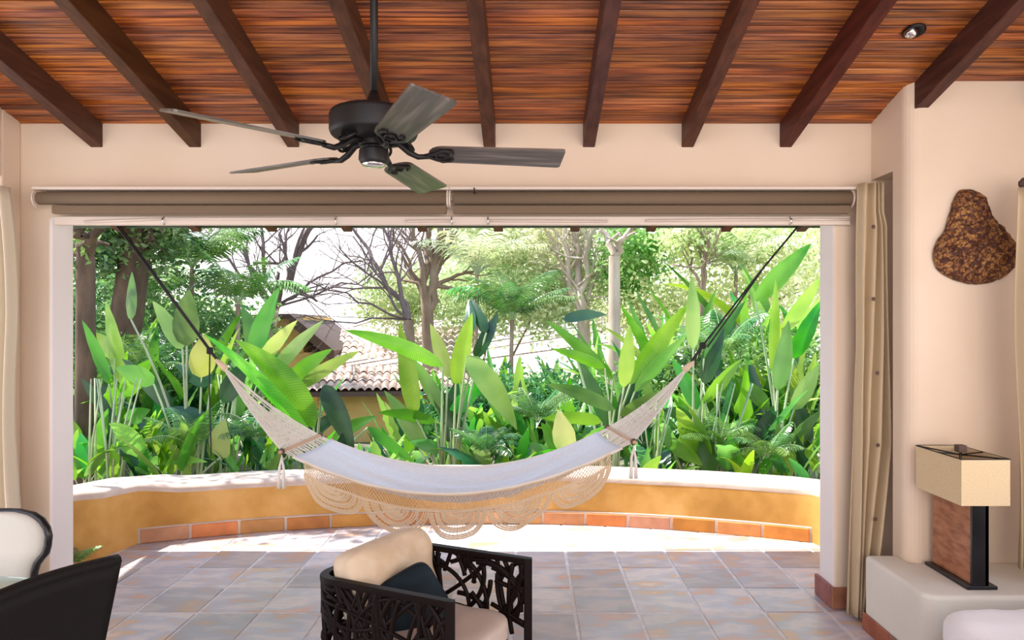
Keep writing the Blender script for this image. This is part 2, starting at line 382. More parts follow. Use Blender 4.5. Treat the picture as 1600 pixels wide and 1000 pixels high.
setp(pane_wall(XL-.18, XL, -1.8, WF, .6, 3.74, 0, 2.42).build('wall_left', M['plaster'], bevel=.01), 'cream left side wall with a curtained opening', kind='structure')

# floor
fl = MB().box((-3.4, -2.2, -.2), (3.2, 5.9, -.0045)).build('floor', M['grout']); setp(fl, 'worn terracotta tile floor running out to the terrace', kind='structure')
AC, AR = Vector((-.35, -.84)), 6.4
T = .352
rng = random.Random(5)
base_y = 3.82
x0s = .265-10*T
tile_meshes = []
for v in range(6):
    g = MB()
    n_ = 2; h = T/2-.006
    z = [[rng.uniform(-.002, .001) for _ in range(2)] for _ in range(2)]
    vs_ = [(-h, -h, -.014), (h, -h, -.014), (-h, h, -.014), (h, h, -.014), (-h, -h, z[0][0]), (h, -h, z[0][1]), (-h, h, z[1][0]), (h, h, z[1][1])]
    g.hexa([vs_[i] for i in range(8)])
    me = g.mesh('tile', M['tile'])
    bm = bmesh.new(); bm.from_mesh(me)
    bmesh.ops.bevel(bm, geom=[e for e in bm.edges if all(vv.co.z > -.01 for vv in e.verts) or abs(e.verts[0].co.z-e.verts[1].co.z) > .008], offset=.005, segments=2, affect='EDGES'); bm.to_mesh(me); bm.free()
    tile_meshes.append(me)
for i in range(20):
    for j in range(-5, 6):
        cx, cy = x0s+(i+.5)*T, base_y+(j+.5)*T
        if cy < 2.2 or cx < -3.3 or cx > 2.7: continue
        near = Vector((cx, cy))-AC
        if near.length > AR+.12: continue
        if cy > 4.3 and (cx < -3.15 or cx > 2.45): continue
        o = bpy.data.objects.new('tile', rng.choice(tile_meshes)); COL.objects.link(o); o.parent = fl
        o.location = (cx+rng.uniform(-.0015, .0015), cy+(-.004 if j < 0 else .003), rng.uniform(-.0015, .001)); o.rotation_euler = (0, 0, rng.choice([0, 1, 2, 3])*math.pi/2+rng.uniform(-.004, .004))
for i in range(20):
    pass

# ---------------------------------------------------------------- curved seat wall of the terrace
path = []
def arcp(a): return (AC.x+AR*math.sin(a), AC.y+AR*math.cos(a))
aL = math.asin((-2.87-AC.x)/AR); aR = math.asin((2.10-AC.x)/AR)
path += [(-3.25, 3.9, .52), (-3.02, 4.4, .52), (-2.95, 4.75, .46)]
N = 40
for i in range(N+1):
    a = aL+(aR-aL)*i/N; px, py = arcp(a); path.append((px, py, .40 if px > -2.6 else .40+(-2.6-px)*.15))
path += [(2.17, 4.8, .42), (2.3, 4.4, .43), (2.45, 3.9, .43)]
pts = [Vector((p[0], p[1])) for p in path]
def sweep(prof, m):
    b = MB(); n = len(prof)
    for i, p in enumerate(pts):
        t = (pts[min(i+1, len(pts)-1)]-pts[max(i-1, 0)]).normalized(); out = Vector((-t.y, t.x))
        wob = .006*noise.noise(Vector((p.x*1.5, 0, 0)))
        for (o_, zz, rel) in prof:
            q = p+out*o_; b.v.append((q.x, q.y, (path[i][2] if rel else 0)+zz+wob*rel))
    for i in range(len(pts)-1):
        for k in range(n-1):
            b.f.append((i*n+k, i*n+k+1, (i+1)*n+k+1, (i+1)*n+k)); b.mi.append(0 if k < m[0] or k >= m[1] else 1)
    return b
swall = sweep([(0, -.05, 0), (0, -.075, 1), (0.004, -.055, 1), (.0, -.03, 1), (.012, -.010, 1), (.04, 0, 1), (.36, .002, 1), (.39, -.012, 1), (.40, -.05, 1), (.40, -.9, 0)], (2, 8)).build('trim_1', [M['ochre'], M['cap']], smooth=True)
setp(swall, 'low curved ochre seat wall with a pale rounded top, round the terrace', kind='structure')
nt_ = 15
for i in range(nt_):
    a0 = aL+(aR-aL)*i/nt_+.0016; a1 = aL+(aR-aL)*(i+1)/nt_-.0016
    b = MB(); vv = []
    for a, r in ((a0, AR+.004), (a1, AR+.004), (a1, AR-.022), (a0, AR-.022)):
        vv.append((AC.x+r*math.sin(a), AC.y+r*math.cos(a)))
    b.prism(vv, 0, .098+rng.uniform(-.003, .003), 'Z').build('tile', M['base_tile'], swall, bevel=.006)
b = MB()
b.v = []; 
for i in range(61):
    a = aL-.003+(aR-aL+.006)*i/60
    for r, z_ in ((AR+.004, .0), (AR-.012, .0), (AR-.012, .106), (AR+.004, .112)):
        b.v.append((AC.x+r*math.sin(a), AC.y+r*math.cos(a), z_))
for i in range(60):
    for k in range(4): b.f.append((i*4+k, i*4+(k+1) % 4, (i+1)*4+(k+1) % 4, (i+1)*4+k)); b.mi.append(0)
b.build('joint', M['cap'], swall)

# ---------------------------------------------------------------- ledge, lamp
lg = MB()
lp = [(1.783+.04, 3.06), (1.783, 3.10), (1.783, 3.62), (1.96, 3.62), (1.96, PB), (2.70, PB), (2.70, 3.06)]
lg.prism(lp, 0, .39, 'Z')
ledge = lg.build('trim_2', M['ledge'], bevel=.022, seg=3); setp(ledge, 'low white plaster ledge built along the right wall', kind='structure')
skirt([(1.783, 3.62), (1.783, 3.08)], .09, ledge, M['base_dark'], t=.015)
for o in list(bpy.data.objects): pass
lamp = thing('table_lamp', 'table lamp with rectangular linen shade and reddish wooden slab body, on the white ledge', 'lamp', (2.08, 3.29, .39))
MB().box((2.015, 3.13, .39), (2.155, 3.47, .408)).build('base', M['black'], lamp, bevel=.004)
MB().box((2.045, 3.15, .408), (2.10, 3.45, .80)).build('body', M['lampwood'], lamp, bevel=.003)
MB().box((2.040, 3.137, .408), (2.118, 3.152, .80)).box((2.10, 3.137, .408), (2.118, 3.455, .80)).build('frame', M['black'], lamp, bevel=.002)
sh = MB(); X0, X1, Y0, Y1, Z0, Z1 = 1.955, 2.175, 3.08, 3.44, .79, 1.0
ro_, ri_ = [(X0, Y0), (X1, Y0), (X1, Y1), (X0, Y1)], [(X0+.004, Y0+.004), (X1-.004, Y0+.004), (X1-.004, Y1-.004), (X0+.004, Y1-.004)]
sh.add([(*p, z) for z in (Z0, Z1) for rr_ in (ro_, ri_) for p in rr_], [f for i in range(4) for j in [(i+1) % 4] for f in ((i, j, j+8, i+8), (i+4, i+12, j+12, j+4), (i, i+4, j+4, j), (i+8, j+8, j+12, i+12))])
sh.build('shade', M['shade'], lamp)
wr2 = MB()
for zz in (Z1,):
    wr2.tube([(X0, Y0, zz), (X1, Y0, zz), (X1, Y1, zz), (X0, Y1, zz), (X0, Y0, zz)], .003, 5)
cz = 2.065, 3.26
for c in ((X0, Y0), (X1, Y0), (X0, Y1), (X1, Y1), (X0, 3.26), (X1, 3.26)):
    wr2.tube([(c[0], c[1], Z1), (cz[0], cz[1], Z1-.012)], .0035, 5)
for i in range(5):
    yy = Y0+(Y1-Y0)*(i+.5)/5
wr2.build('shade_frame', M['blackmetal'], lamp)
MB().box((2.045, 3.24, 1.0), (2.085, 3.28, 1.035)).build('finial', M['eave'], lamp, bevel=.004)
MB().tube([(2.075, 3.27, .80), (2.065, 3.26, .86), (2.065, 3.26, 1.0)], .006, 6).lathe([(.02, .80), (.02, .85), (.006, .86)], 12, (2.065, 3.26, 0)).build('socket', M['blackmetal'], lamp)
c_ = []
for i in range(40):
    a = i/39; c_.append((2.12+.13*math.sin(a*math.pi*1.1)+.03*math.sin(a*9), 3.40-.06*a+.05*math.sin(a*7), .396+.05*max(0, math.sin(a*11))*(1-a)))
MB().tube(c_, .0035, 5).build('cord', M['black'], lamp, smooth=True)

# wall ornament
ol = [(1515, 294), (1530, 296), (1542, 308), (1548, 325), (1558, 342), (1572, 355), (1588, 375), (1596, 395), (1590, 418), (1572, 434), (1545, 443), (1515, 443), (1490, 434), (1470, 420), (1463, 400), (1468, 378), (1480, 360), (1487, 338), (1495, 312), (1503, 298)]
oc = Vector((2.31, PB-.01, 2.00))
opts = [at(x, yy, 3.46) for x, yy in ol]
# smooth closed outline
def closed(pts_, n):
    m = len(pts_); out = []
    for k in range(n):
        u = k/n*m; i = int(u); t = u-i
        p = [pts_[(i+j-1) % m] for j in range(4)]
        out.append(.5*((2*p[1])+(p[2]-p[0])*t+(2*p[0]-5*p[1]+4*p[2]-p[3])*t*t+(3*p[1]-p[0]-3*p[2]+p[3])*t**3))
    return out
op = closed(opts, 90)
wb_ = MB(); RN = 22
cc = Vector((sum(p.x for p in op)/90, 0, sum(p.z for p in op)/90-.02))
for i in range(RN+1):
    r = 1-i/RN
    for p in op:
        dx, dz = (p.x-cc.x)*r, (p.z-cc.z)*r
        bmp = .014*noise.noise(Vector((dx*42, 0, dz*42)))+.010*noise.noise(Vector((dx*90, 3, dz*90)))
        hh = .075*math.sqrt(max(0, 1-r**2.5))
        rr = 1+(.02*noise.noise(Vector((dx*30, 7, dz*30))) if i < 3 else 0)
        wb_.v.append((cc.x+dx*rr, PB-.004-hh-(bmp*(1 if i else .2)+.008), cc.z+dz*rr))
for i in range(RN):
    for k in range(90): wb_.f.append((i*90+k, i*90+(k+1) % 90, (i+1)*90+(k+1) % 90, (i+1)*90+k)); wb_.mi.append(0)
wo_ = wb_.build('wall_ornament', M['burl'], smooth=False)
setp(wo_, 'pear-shaped rough brown burl ornament hung on the right wall', 'ornament')

# ---------------------------------------------------------------- curtains
def curtain(name, label, m, x0, x1, yc, z0, z1, nf, amp, topf=None, edges=None, grommets=None, mat2=None, group=None):
    def fn(u, v):
        z = z0+(z1-z0)*v
        e0, e1 = (edges(v) if edges else (x0, x1))
        fold = math.sin(u*nf*2*math.pi+1.3*math.sin(v*2.3))*amp*(1-.45*v)+.012*noise.noise(Vector((u*6, v*2.5, nf)))
        return (e0+(e1-e0)*u+.012*math.sin(v*5+u*7), yc+fold, z)
    t = thing(name, label, 'curtain', ((x0+x1)/2, yc, z0), group=group)
    MB().grid(fn, nf*12, 30).build('fabric', m, t, smooth=True, solid=.004)
    if grommets:
        for (gx, gy, gz) in grommets:
            MB().lathe([(.009, -.004), (.011, 0), (.009, .004)], 12).build('stud', M['eave'], t).matrix_parent_inverse = t.matrix_parent_inverse @ Matrix.Translation(-Vector(t.location)) @ Matrix.Translation((gx, gy, gz)) @ Matrix.Rotation(math.pi/2, 4, 'X')
    return t
D = 3.74
curtain('curtain', 'cream studded curtain gathered in the recess beside the right pillar', M['curtain'], 1.80, 1.98, D, .02, 2.385, 4, .045,
        edges=lambda v: (1.755+.075*min(1, v*1.6)-.02*math.sin(v*3), 1.86+.12*min(1, v*2.5)+(.0 if v < .93 else -.02)),
        grommets=[(at(xx, yy, 3.66).x, 3.668, at(xx, yy, 3.66).z) for xx, yy in ((1366, 354), (1366, 467), (1372, 583), (1373, 696), (1369, 812))])
curtain('curtain', 'pale curtain gathered at the far end of the left wall opening', M['curtain2'], -2.80, -2.70, 3.66, .02, 2.35, 3, .05,
        edges=lambda v: (-2.93, -2.755+.02*math.sin(v*9+.6)-.03*max(0, v-.7)/.3))
curtain('curtain', 'beige curtain at the right edge, hanging from the wooden rod', M['curtain'], 2.46, 2.6, 3.22, .45, 2.26, 3, .05,
        edges=lambda v: (2.33+.01*math.sin(v*8), 2.52))
rod = thing('curtain_rod', 'dark wooden curtain rod end at the upper right', 'curtain rod', (2.45, 3.1, 2.29))
MB().tube([(2.40, 3.30, 2.292), (2.47, 3.28, 2.292), (2.60, 3.0, 2.292), (2.62, 1.0, 2.292)], .022, 10).build('pole', M['lampwood'], rod, smooth=True)
MB().tube([(2.385, 3.32, 2.292), (2.395, 3.31, 2.292), (2.42, 3.30, 2.292), (2.44, 3.29, 2.292)], [.012, .028, .031, .022], 12).build('finial', M['eave'], rod, smooth=True)
MB().box((2.55, 2.9, 2.27), (2.70, 2.93, 2.30)).build('bracket', M['eave'], rod)

# ---------------------------------------------------------------- roller blinds
DB = 3.81; q = DB/F
def bx_(x): return (x-CX)*q
def bz_(y_): return CH-(y_-CY)*q
def blind(xa, xb, label, loff, roff, left_br, right_br):
    t = thing('roller_blind', label, 'blind', ((bx_(xa)+bx_(xb))/2, DB, 2.3))
    r = (bz_(300)-bz_(320))/2; zc_ = bz_(310)
    MB().tube([(bx_(xa)+.01, DB, zc_), (bx_(xb)-.01, DB, zc_)], r, 20).build('roller', M['blind'], t, smooth=True, bevel=0)
    MB().box((bx_(xa+loff), DB-.02, bz_(334.5)), (bx_(xb-roff), DB+.012, bz_(321.5))).build('fabric_hem', M['blind'], t, bevel=.006)
    MB().box((bx_(xa)-.01, DB-.03, bz_(297.5)), (bx_(xb)+.01, WF, bz_(293))).build('head_rail', M['white_paint'], t, bevel=.002)
    for xx, dr in ((xa, -1), (xb, 1)):
        xw = bx_(xx)
        bb = MB(); prf = []
        for i in range(9):
            a = math.pi*(.5+i/8); prf.append((xw+dr*.004, DB+r*1.35*math.cos(a)+.02, zc_+r*1.35*math.sin(a)))
        bb.tube([(p[0]-.006, p[1], p[2]) for p in prf], .006, 6)
        bb.box((xw-.004, DB-.005, zc_-.012), (xw+.004, WF, zc_+.012))
        bb.build('bracket', M['white_paint'], t, smooth=False)
    return t
blind(58, 700, 'left taupe roller blind rolled up above the opening', 26, 2, 1, 1)
blind(706, 1332, 'right taupe roller blind rolled up above the opening', 2, 6, 1, 1)
tr = thing('blind_rail', 'white rail with thin rods and hooks fixed along the top of the opening', 'rail', (-.4, WF, 2.19))
MB().box((bx_(78), DB+.03, bz_(350)), (bx_(1333), WF, bz_(336.5))).build('rail', M['white_paint'], tr, bevel=.004)
for xa, xb, ya, yb in ((128, 250, 346, 341), (256, 525, 341, 341), (632, 702, 345, 344), (760, 950, 344, 345), (1010, 1235, 344, 342), (1240, 1330, 342, 342)):
    MB().tube([(bx_(xa), DB+.018, bz_(ya)), (bx_(xb), DB+.018, bz_(yb))], .007, 8).build('rod', M['white_paint'], tr, smooth=True)
for xx in (252, 523, 705, 762, 1237):
    MB().tube([(bx_(xx), DB+.03, bz_(338)), (bx_(xx), DB+.008, bz_(342)), (bx_(xx)+.004, DB+.012, bz_(348)), (bx_(xx), DB+.03, bz_(349))], .0045, 6).build('hook', M['chrome'], tr, smooth=True)
MB().tube([(bx_(742), DB-.04, bz_(296)), (bx_(742), DB-.05, bz_(300)), (bx_(744), DB-.045, bz_(305)), (bx_(741), DB-.04, bz_(304))], .004, 6).build('hook', M['blackmetal'], tr)

# ---------------------------------------------------------------- ceiling fan
FC = Vector((-.53, 2.35, 0))
fan = thing('ceiling_fan', 'black five-blade ceiling fan on a long rod under the beams', 'ceiling fan', (FC.x, FC.y, 2.16))
c3 = (FC.x, FC.y, 0)
MB().tube([(FC.x, FC.y, 2.33), (FC.x, FC.y, 3.2)], .0135, 16).lathe([(.013, 2.41), (.028, 2.37), (.045, 2.345), (.05, 2.335)], 20, c3).build('downrod', M['blackmetal'], fan, smooth=True)
MB().lathe([(.0135, 3.07), (.06, 3.09), (.075, 3.17)], 20, c3).build('canopy', M['blackmetal'], fan, smooth=True)
MB().lathe([(.05, 2.342), (.128, 2.338), (.145, 2.330), (.150, 2.318), (.150, 2.268), (.144, 2.254), (.12, 2.243), (.08, 2.238), (.04, 2.236)], 40, c3).build('motor_housing', M['blackmetal'], fan, bevel=.003)
MB().lathe([(.052, 2.245), (.052, 2.220), (.035, 2.217), (.035, 2.211), (.050, 2.206), (.052, 2.172), (.045, 2.160), (.02, 2.156)], 28, c3).build('switch_housing', M['blackmetal'], fan, bevel=.002)
MB().lathe([(.04, 2.160), (.042, 2.155), (.03, 2.149), (.008, 2.148)], 24, c3).build('end_cap', M['chrome'], fan, smooth=True)
def blade_mesh():
    b = MB(); n = 14; top = []; zt = .0035
    outl_ = []
    L0, L1 = .185, .66
    for i in range(7):
        a = math.pi/2+math.pi*i/6; outl_.append((L0+.05+.05*math.cos(a)*1.0, .055*math.sin(a)))
    outl_ = [(L0+.05+.05*math.cos(math.pi/2+math.pi*i/8), .055*math.sin(math.pi/2+math.pi*i/8)) for i in range(9)]
    outl_ += [(L1-.012, -.066), (L1-.003, -.063), (L1, -.054), (L1, .054), (L1-.003, .063), (L1-.012, .066)]
    b.prism(outl_, -zt, zt, 'Z')
    return b
fz = 2.200
bm0 = blade_mesh().mesh('blade', M['fanblade'])
for k in range(5):
    az = math.radians(8+72*k)
    R_ = Matrix.Translation((FC.x, FC.y, fz)) @ Matrix.Rotation(az, 4, 'Z')
    RB = R_ @ Matrix.Rotation(math.radians(-13), 4, 'X')
    o = bpy.data.objects.new('blade', bm0); COL.objects.link(o); o.parent = fan
    o.matrix_parent_inverse = Matrix.Translation(-Vector(fan.location)) @ RB
    arm = MB()
    arm.tube([R_ @ Vector(p) for p in ((.045, 0, .035), (.085, 0, .03), (.12, 0, .002), (.15, 0, -.012), (.19, 0, -.009))], [.012, .011, .011, .010, .009], 8)
    for s_ in (-1, 1):
        arm.tube([RB @ Vector(p) for p in ((.17, 0, -.008), (.205, s_*.018, -.008), (.235, s_*.04, -.007), (.262, s_*.034, -.007), (.27, s_*.02, -.007))], .006, 6)
    arm.tube([RB @ Vector((.23+.02*math.cos(a), .02*math.sin(a), -.008)) for a in [i*math.pi/5 for i in range(11)]], .004, 5)
    arm.tube([RB @ Vector((.25+.008*math.cos(a), .008*math.sin(a), -.008)) for a in [i*math.pi/3 for i in range(7)]], .004, 5)
    arm.build('blade_bracket', M['blackmetal'], o, smooth=True)
    ro = MB(); R2 = Matrix.Translation((FC.x, FC.y, 2.236)) @ Matrix.Rotation(az+.15, 4, 'Z') @ Matrix.Translation((.108, 0, 0)) @ Matrix.Rotation(math.radians(38), 4, 'Y')
    for rr in (.034, .020):
        ro.tube([R2 @ Vector((rr*math.cos(a), rr*math.sin(a), 0)) for a in [i*math.pi/8 for i in range(17)]], .0055, 6)
    ro.build('rosette', M['blackmetal'], fan, smooth=True)

# ---------------------------------------------------------------- ceiling spotlight
sp = thing('ceiling_spotlight', 'small chrome spotlight set into the boards at the upper right', 'spotlight', (1.767, 3.127, zc(3.127)))
Rs = Matrix.Translation((1.767, 3.127, zc(3.127)-.001)) @ Matrix.Rotation(ang, 4, 'X')
g = MB().lathe([(.05, .0), (.05, -.008), (.036, -.012), (.030, -.004), (.02, .004)], 24); g.v = [tuple(Rs @ Vector(p)) for p in g.v]
g.build('ring', M['blackmetal'], sp, smooth=True)
g = MB().lathe([(.008, -.034), (.022, -.030), (.029, -.018), (.029, -.004)], 20); g.v = [tuple(Rs @ Matrix.Translation((-.012, 0, 0)) @ Matrix.Rotation(.3, 4, 'Y') @ Vector(p)) for p in g.v]
g.build('lamp_head', M['chrome'], sp, smooth=True)

# ---------------------------------------------------------------- hammock
hm = thing('hammock', 'white cotton hammock with wooden spreaders and beige crochet fringe, slung across the terrace', 'hammock', (-.45, 4.5, .5))
NL, FL_ = Vector((-1.515, 4.2, .83)), Vector((-1.47, 4.83, .83))
NR, FR = Vector((.65, 4.2, .89)), Vector((.56, 4.80, .89))
RL, RR = Vector((-2.02, 4.5, 1.347)), Vector((1.055, 4.5, 1.335))
def edge(a, b, s, dip):
    p = a.lerp(b, s); w_ = 4*s*(1-s)
    p.z -= dip*(w_*.85+.15*math.sin(math.pi*s)); return p
def bed(u, v, dz=0):
    s = u
    a = edge(NL+Vector((.07, 0, -.03)), NR+Vector((-.07, 0, -.035)), s, .262); b = edge(FL_+Vector((.07, 0, -.03)), FR+Vector((-.07, 0, -.035)), s, .235)
    p = a.lerp(b, v)
    p.z -= (.10*math.sin(math.pi*s)+.015)*math.sin(math.pi*v)
    p.z += (.011*math.sin(v*19+s*3)+.006*math.sin(v*41-s*5))*math.sin(math.pi*s)**.5+dz
    return p
MB().grid(lambda u, v: bed(u, v), 60, 48).build('bed', M['hammock'], hm, smooth=True, solid=.006)
for a, b in ((NL, FL_), (NR, FR)):
    d = (b-a).normalized()
    MB().tube([a-d*.03, a-d*.025, b+d*.025, b+d*.03], [.008, .012, .012, .008], 10).build('spreader_bar', M['barwood'], hm, smooth=True)
    kn = MB()
    for e in (a, b): kn.lathe([(.006, -.02), (.018, -.012), (.02, 0), (.018, .012), (.006, .02)], 10, e)
    kn.build('knot', M['eave'], hm, smooth=True)
MB().tube([bed(s/40, 0, -.002) for s in range(41)], .010, 8).build('border', M['cord'], hm, smooth=True)
MB().tube([bed(s/40, 1, -.002) for s in range(41)], .010, 8).build('border', M['cord'], hm, smooth=True)
rg = random.Random(11)
for a, b, Rg, sgn in ((NL, FL_, RL, 1), (NR, FR, RR, -1)):
    net = MB(); ns = 34
    for i in range(ns):
        t_ = i/(ns-1); p = a.lerp(b, t_)
        sag = -.03-.07*math.sin(math.pi*t_)*rg.random()
        pts_ = []
        tl = rg.uniform(-.02, .02)
        for k in range(9):
            w_ = k/8; q_ = Rg.lerp(p, w_); q_.z += sag*math.sin(math.pi*w_); q_.y += (a.lerp(b, min(1, max(0, t_+tl))).y-p.y)*math.sin(math.pi*w_); pts_.append(q_)
        net.tube(pts_, .0027, 4, False)
    # cross mesh near the bar
    for r_ in range(6):
        w_ = .55+.075*r_; row = []
        for i in range(ns*2):
            t_ = i/(ns*2-1); p = a.lerp(b, t_); q_ = Rg.lerp(p, w_+(.035 if i % 2 else -.035)); q_.z += (-.03-.035*math.sin(math.pi*t_))*math.sin(math.pi*w_); row.append(q_)
        net.tube(row, .0022, 4, False)
    net.build('string_net', M['cord'], hm)['kind'] = 'stuff'
    # short lattice between bar and bed, and loose threads under it
    l2 = MB()
    for i in range(40):
        t_ = i/39; p = a.lerp(b, t_); e = bed(.0 if sgn == 1 else 1, min(1, max(0, t_+rg.uniform(-.04, .04))))
        l2.tube([p, e], .0025, 4, False)
    for i in range(46):
        t_ = rg.random(); w_ = rg.uniform(.45, .98); p = Rg.lerp(a.lerp(b, t_), w_); p.z -= .03
        L = rg.uniform(.03, .09); l2.tube([p, p+Vector((rg.uniform(-.02, .02), rg.uniform(-.02, .02), -L*.5)), p+Vector((rg.uniform(-.035, .035), 0, -L))], .0018, 3, False)
    l2.build('end_lattice', M['cord'], hm)['kind'] = 'stuff'
    MB().tube([Rg.lerp(a.lerp(b, .5), 0.06), Rg, Rg+(Rg-a.lerp(b, .5)).normalized()*.05], [.022, .020, .012], 10).build('binding', M['lace'], hm, smooth=True)
# fringes
def fringe(v, dropm, name):
    def P(s, t_):
        e = bed(s, v); dr = dropm*(.80+.35*math.sin(math.pi*min(1, max(0, s))))
        return Vector((e.x+.010*math.sin(s*50), e.y+(.014*math.sin(s*34+t_*2))*(t_+.15)+(-.012 if v < .5 else .012), e.z-.008-t_*dr))
    m = MB(); s0, s1 = .03, .97
    n = 110; kb = .34
    for ph in (0, 1):
        for rr in range(3):
            ta, tb = kb*rr/3, kb*(rr+1)/3
            m.tube([P(s0+(s1-s0)*i/n, ta if (i+ph) % 2 else tb) for i in range(n+1)], .0032, 4, False)
    for t_ in (0, kb, kb+.035):
        m.tube([P(s0+(s1-s0)*i/60, t_) for i in range(61)], .0045, 4, False)
    ncl = 5; wd = (s1-s0)/ncl
    for k in range(ncl):
        c = s0+(k+.5)*wd
        for r_ in range(1, 16):
            if r_ in (4, 8, 12): continue
            rr = r_/15; row = []
            for i in range(25):
                a = math.pi*i/24
                row.append(P(c-math.cos(a)*wd/2*rr, kb+.035+math.sin(a)*(.62*rr)))
            m.tube(row, .0046, 4, False)
        for i in range(1, 24):
            a = math.pi*i/24
            m.tube([P(c-math.cos(a)*wd/2*rr, kb+.035+math.sin(a)*.62*rr) for rr in (.15, .45, .75, 1.0)], .0022, 3, False)
        # little edge picots
        for i in range(0, 0):
            a = math.pi*i/24; p = P(c-math.cos(a)*wd/2*1.02, kb+.04+math.sin(a)*.64)
            m.tube([p, p+Vector((0, 0, -.010))], .004, 4)
    m.build(name, M['lace'], hm)
fringe(0, .235, 'fringe'); fringe(1, .215, 'fringe')
for e in (NL, NR):
    ts = MB()
    ts.tube([e, e+Vector((0, 0, -.04))], .004, 6)
    for dx in (-.014, .012):
        ts.tube([e+Vector((0, 0, -.035)), e+Vector((dx, 0, -.10)), e+Vector((dx*1.1, -.005, -.16)), e+Vector((dx*1.2, 0, -.225))], [.005, .008, .010, .012], 8)
    ts.build('tassel', M['cord'], hm, smooth=True)
rp = MB()
LT = Vector((-2.84, 4.5, 2.44)); RT = Vector((1.93, 4.5, 2.44)); KL = at(328, 548, 4.5); KR = at(1098, 540, 4.5)
rp.tube([LT, KL], .0075, 8); rp.tube([KL, RL], .010, 8)
rp.tube([LT+Vector((.01, .02, 0)), KL+Vector((.008, 0, 0))], .006, 6)
rp.build('rope', M['rope'], hm, smooth=True)
rp = MB()
rp.tube([RT, at(1185, 428, 4.5), KR], .0065, 8); rp.tube([at(1190, 423, 4.5), at(1150, 480, 4.5), KR+Vector((.03, 0, -.01))], .006, 8); rp.tube([KR, RR], .010, 8)
rp.tube([KR, at(1088, 552, 4.5), at(1086, 575, 4.5), at(1092, 556, 4.5), KR], .005, 6)
rp.build('rope', M['rope'], hm, smooth=True)
MB().tube([KL, at(327, 600, 4.5), at(330, 712, 4.5)], .005, 6).build('rope_end', M['rope'], hm)
kn = MB()
for kk in (KL, KR):
    for r_ in range(3): kn.tube([kk+Vector((.018*math.cos(a), .012*math.sin(a), (r_-1)*.012+.006*math.sin(a))) for a in [i*math.pi/4 for i in range(9)]], .006, 5)
kn.build('rope_knot', M['rope'], hm)

# ---------------------------------------------------------------- carved armchair
NFp, NBp, FBp, FFp = Vector((-.289, 2.53)), Vector((-.87, 2.79)), Vector((-.60, 3.25)), Vector((0, 2.995))
ac = thing('armchair', 'low dark armchair with openwork branch-pattern sides and beige cushions, seen from behind in the centre', 'armchair', (-.43, 2.9, 0))
def chain(r=.10, n=8):
    P = [NFp, NBp, FBp, FFp]; out = [P[0]]
    for i in (1, 2):
        a = (P[i-1]-P[i]).normalized(); b = (P[i+1]-P[i]).normalized()
        s = P[i]+a*r; e = P[i]+b*r
        for k in range(n+1):
            t_ = k/n; out.append(s*(1-t_)**2+P[i]*2*t_*(1-t_)+e*t_*t_)
    out.append(P[3]); return out
cp = chain()
cl = [0]
for i in range(1, len(cp)): cl.append(cl[-1]+(cp[i]-cp[i-1]).length)
def cpos(s):
    s = max(0, min(cl[-1], s))
    for i in range(1, len(cp)):
        if s <= cl[i]: return cp[i-1].lerp(cp[i], (s-cl[i-1])/(cl[i]-cl[i-1]+1e-9))
    return cp[-1]
def rail(z, hw, hh):
    b = MB()
    n = len(cp)
    for i, p in enumerate(cp):
        t_ = (cp[min(i+1, n-1)]-cp[max(i-1, 0)]).normalized(); o_ = Vector((-t_.y, t_.x))
        for (a, c) in ((-hw, -hh), (hw, -hh), (hw, hh), (-hw, hh)): b.v.append((p.x+o_.x*a, p.y+o_.y*a, z+c))
    for i in range(n-1):
        for k in range(4): b.f.append((i*4+k, i*4+(k+1) % 4, (i+1)*4+(k+1) % 4, (i+1)*4+k)); b.mi.append(0)
    b.f.append((0, 1, 2, 3)); b.f.append(((n-1)*4, (n-1)*4+1, (n-1)*4+2, (n-1)*4+3)); b.mi += [0, 0]
    return b
rail(.572, .019, .013).build('top_rail', M['rattan'], ac, bevel=.004)
rail(.16, .018, .014).build('bottom_rail', M['rattan'], ac, bevel=.004)
for p in (NFp, FFp):
    MB().box((p.x-.018, p.y-.018, 0), (p.x+.018, p.y+.018, .584)).build('front_post', M['rattan'], ac, bevel=.004)
for p in (cpos(.64), cpos(1.15)):
    MB().tube([(p.x, p.y, 0), (p.x, p.y, .57)], [.014, .016], 8).build('leg', M['rattan'], ac, smooth=True)
rg = random.Random(21)
lat = {0: MB(), 1: MB(), 2: MB()}
S = cl[-1]; secs = [(0.0, .56), (.56, 1.12), (1.12, S)]
for k in range(200):
    s = rg.uniform(.0, S); a = rg.choice([rg.uniform(.9, 2.2), rg.uniform(-.5, .5), rg.uniform(1.2, 1.9)]); z = rg.uniform(.17, .56); L = rg.uniform(.22, .50); cur = rg.uniform(-6, 6)
    pts_ = []
    n = 22
    for i in range(n+1):
        pts_.append((s, z)); a += cur*L/n; s += math.cos(a)*L/n; z += math.sin(a)*L/n
    pts_ = [(s_, z_) for s_, z_ in pts_ if .15 < z_ < .57 and 0 < s_ < S]
    if len(pts_) < 5: continue
    off = rg.uniform(-.008, .008)
    P3 = []
    for i, (s_, z_) in enumerate(pts_):
        p = cpos(s_); p2 = cpos(s_+.01); t_ = (p2-p).normalized() if (p2-p).length > 0 else Vector((1, 0)); P3.append((p.x-t_.y*off, p.y+t_.x*off, z_))
    ms = pts_[len(pts_)//2][0]; idx = 0 if ms < secs[0][1] else (1 if ms < secs[1][1] else 2)
    r0 = rg.uniform(.0085, .012)
    lat[idx].tube(P3, [r0]*len(P3), 6)
for idx, nm in ((0, 'arm_panel'), (1, 'back_panel'), (2, 'arm_panel')):
    lat[idx].build(nm, M['rattan'], ac, smooth=True)
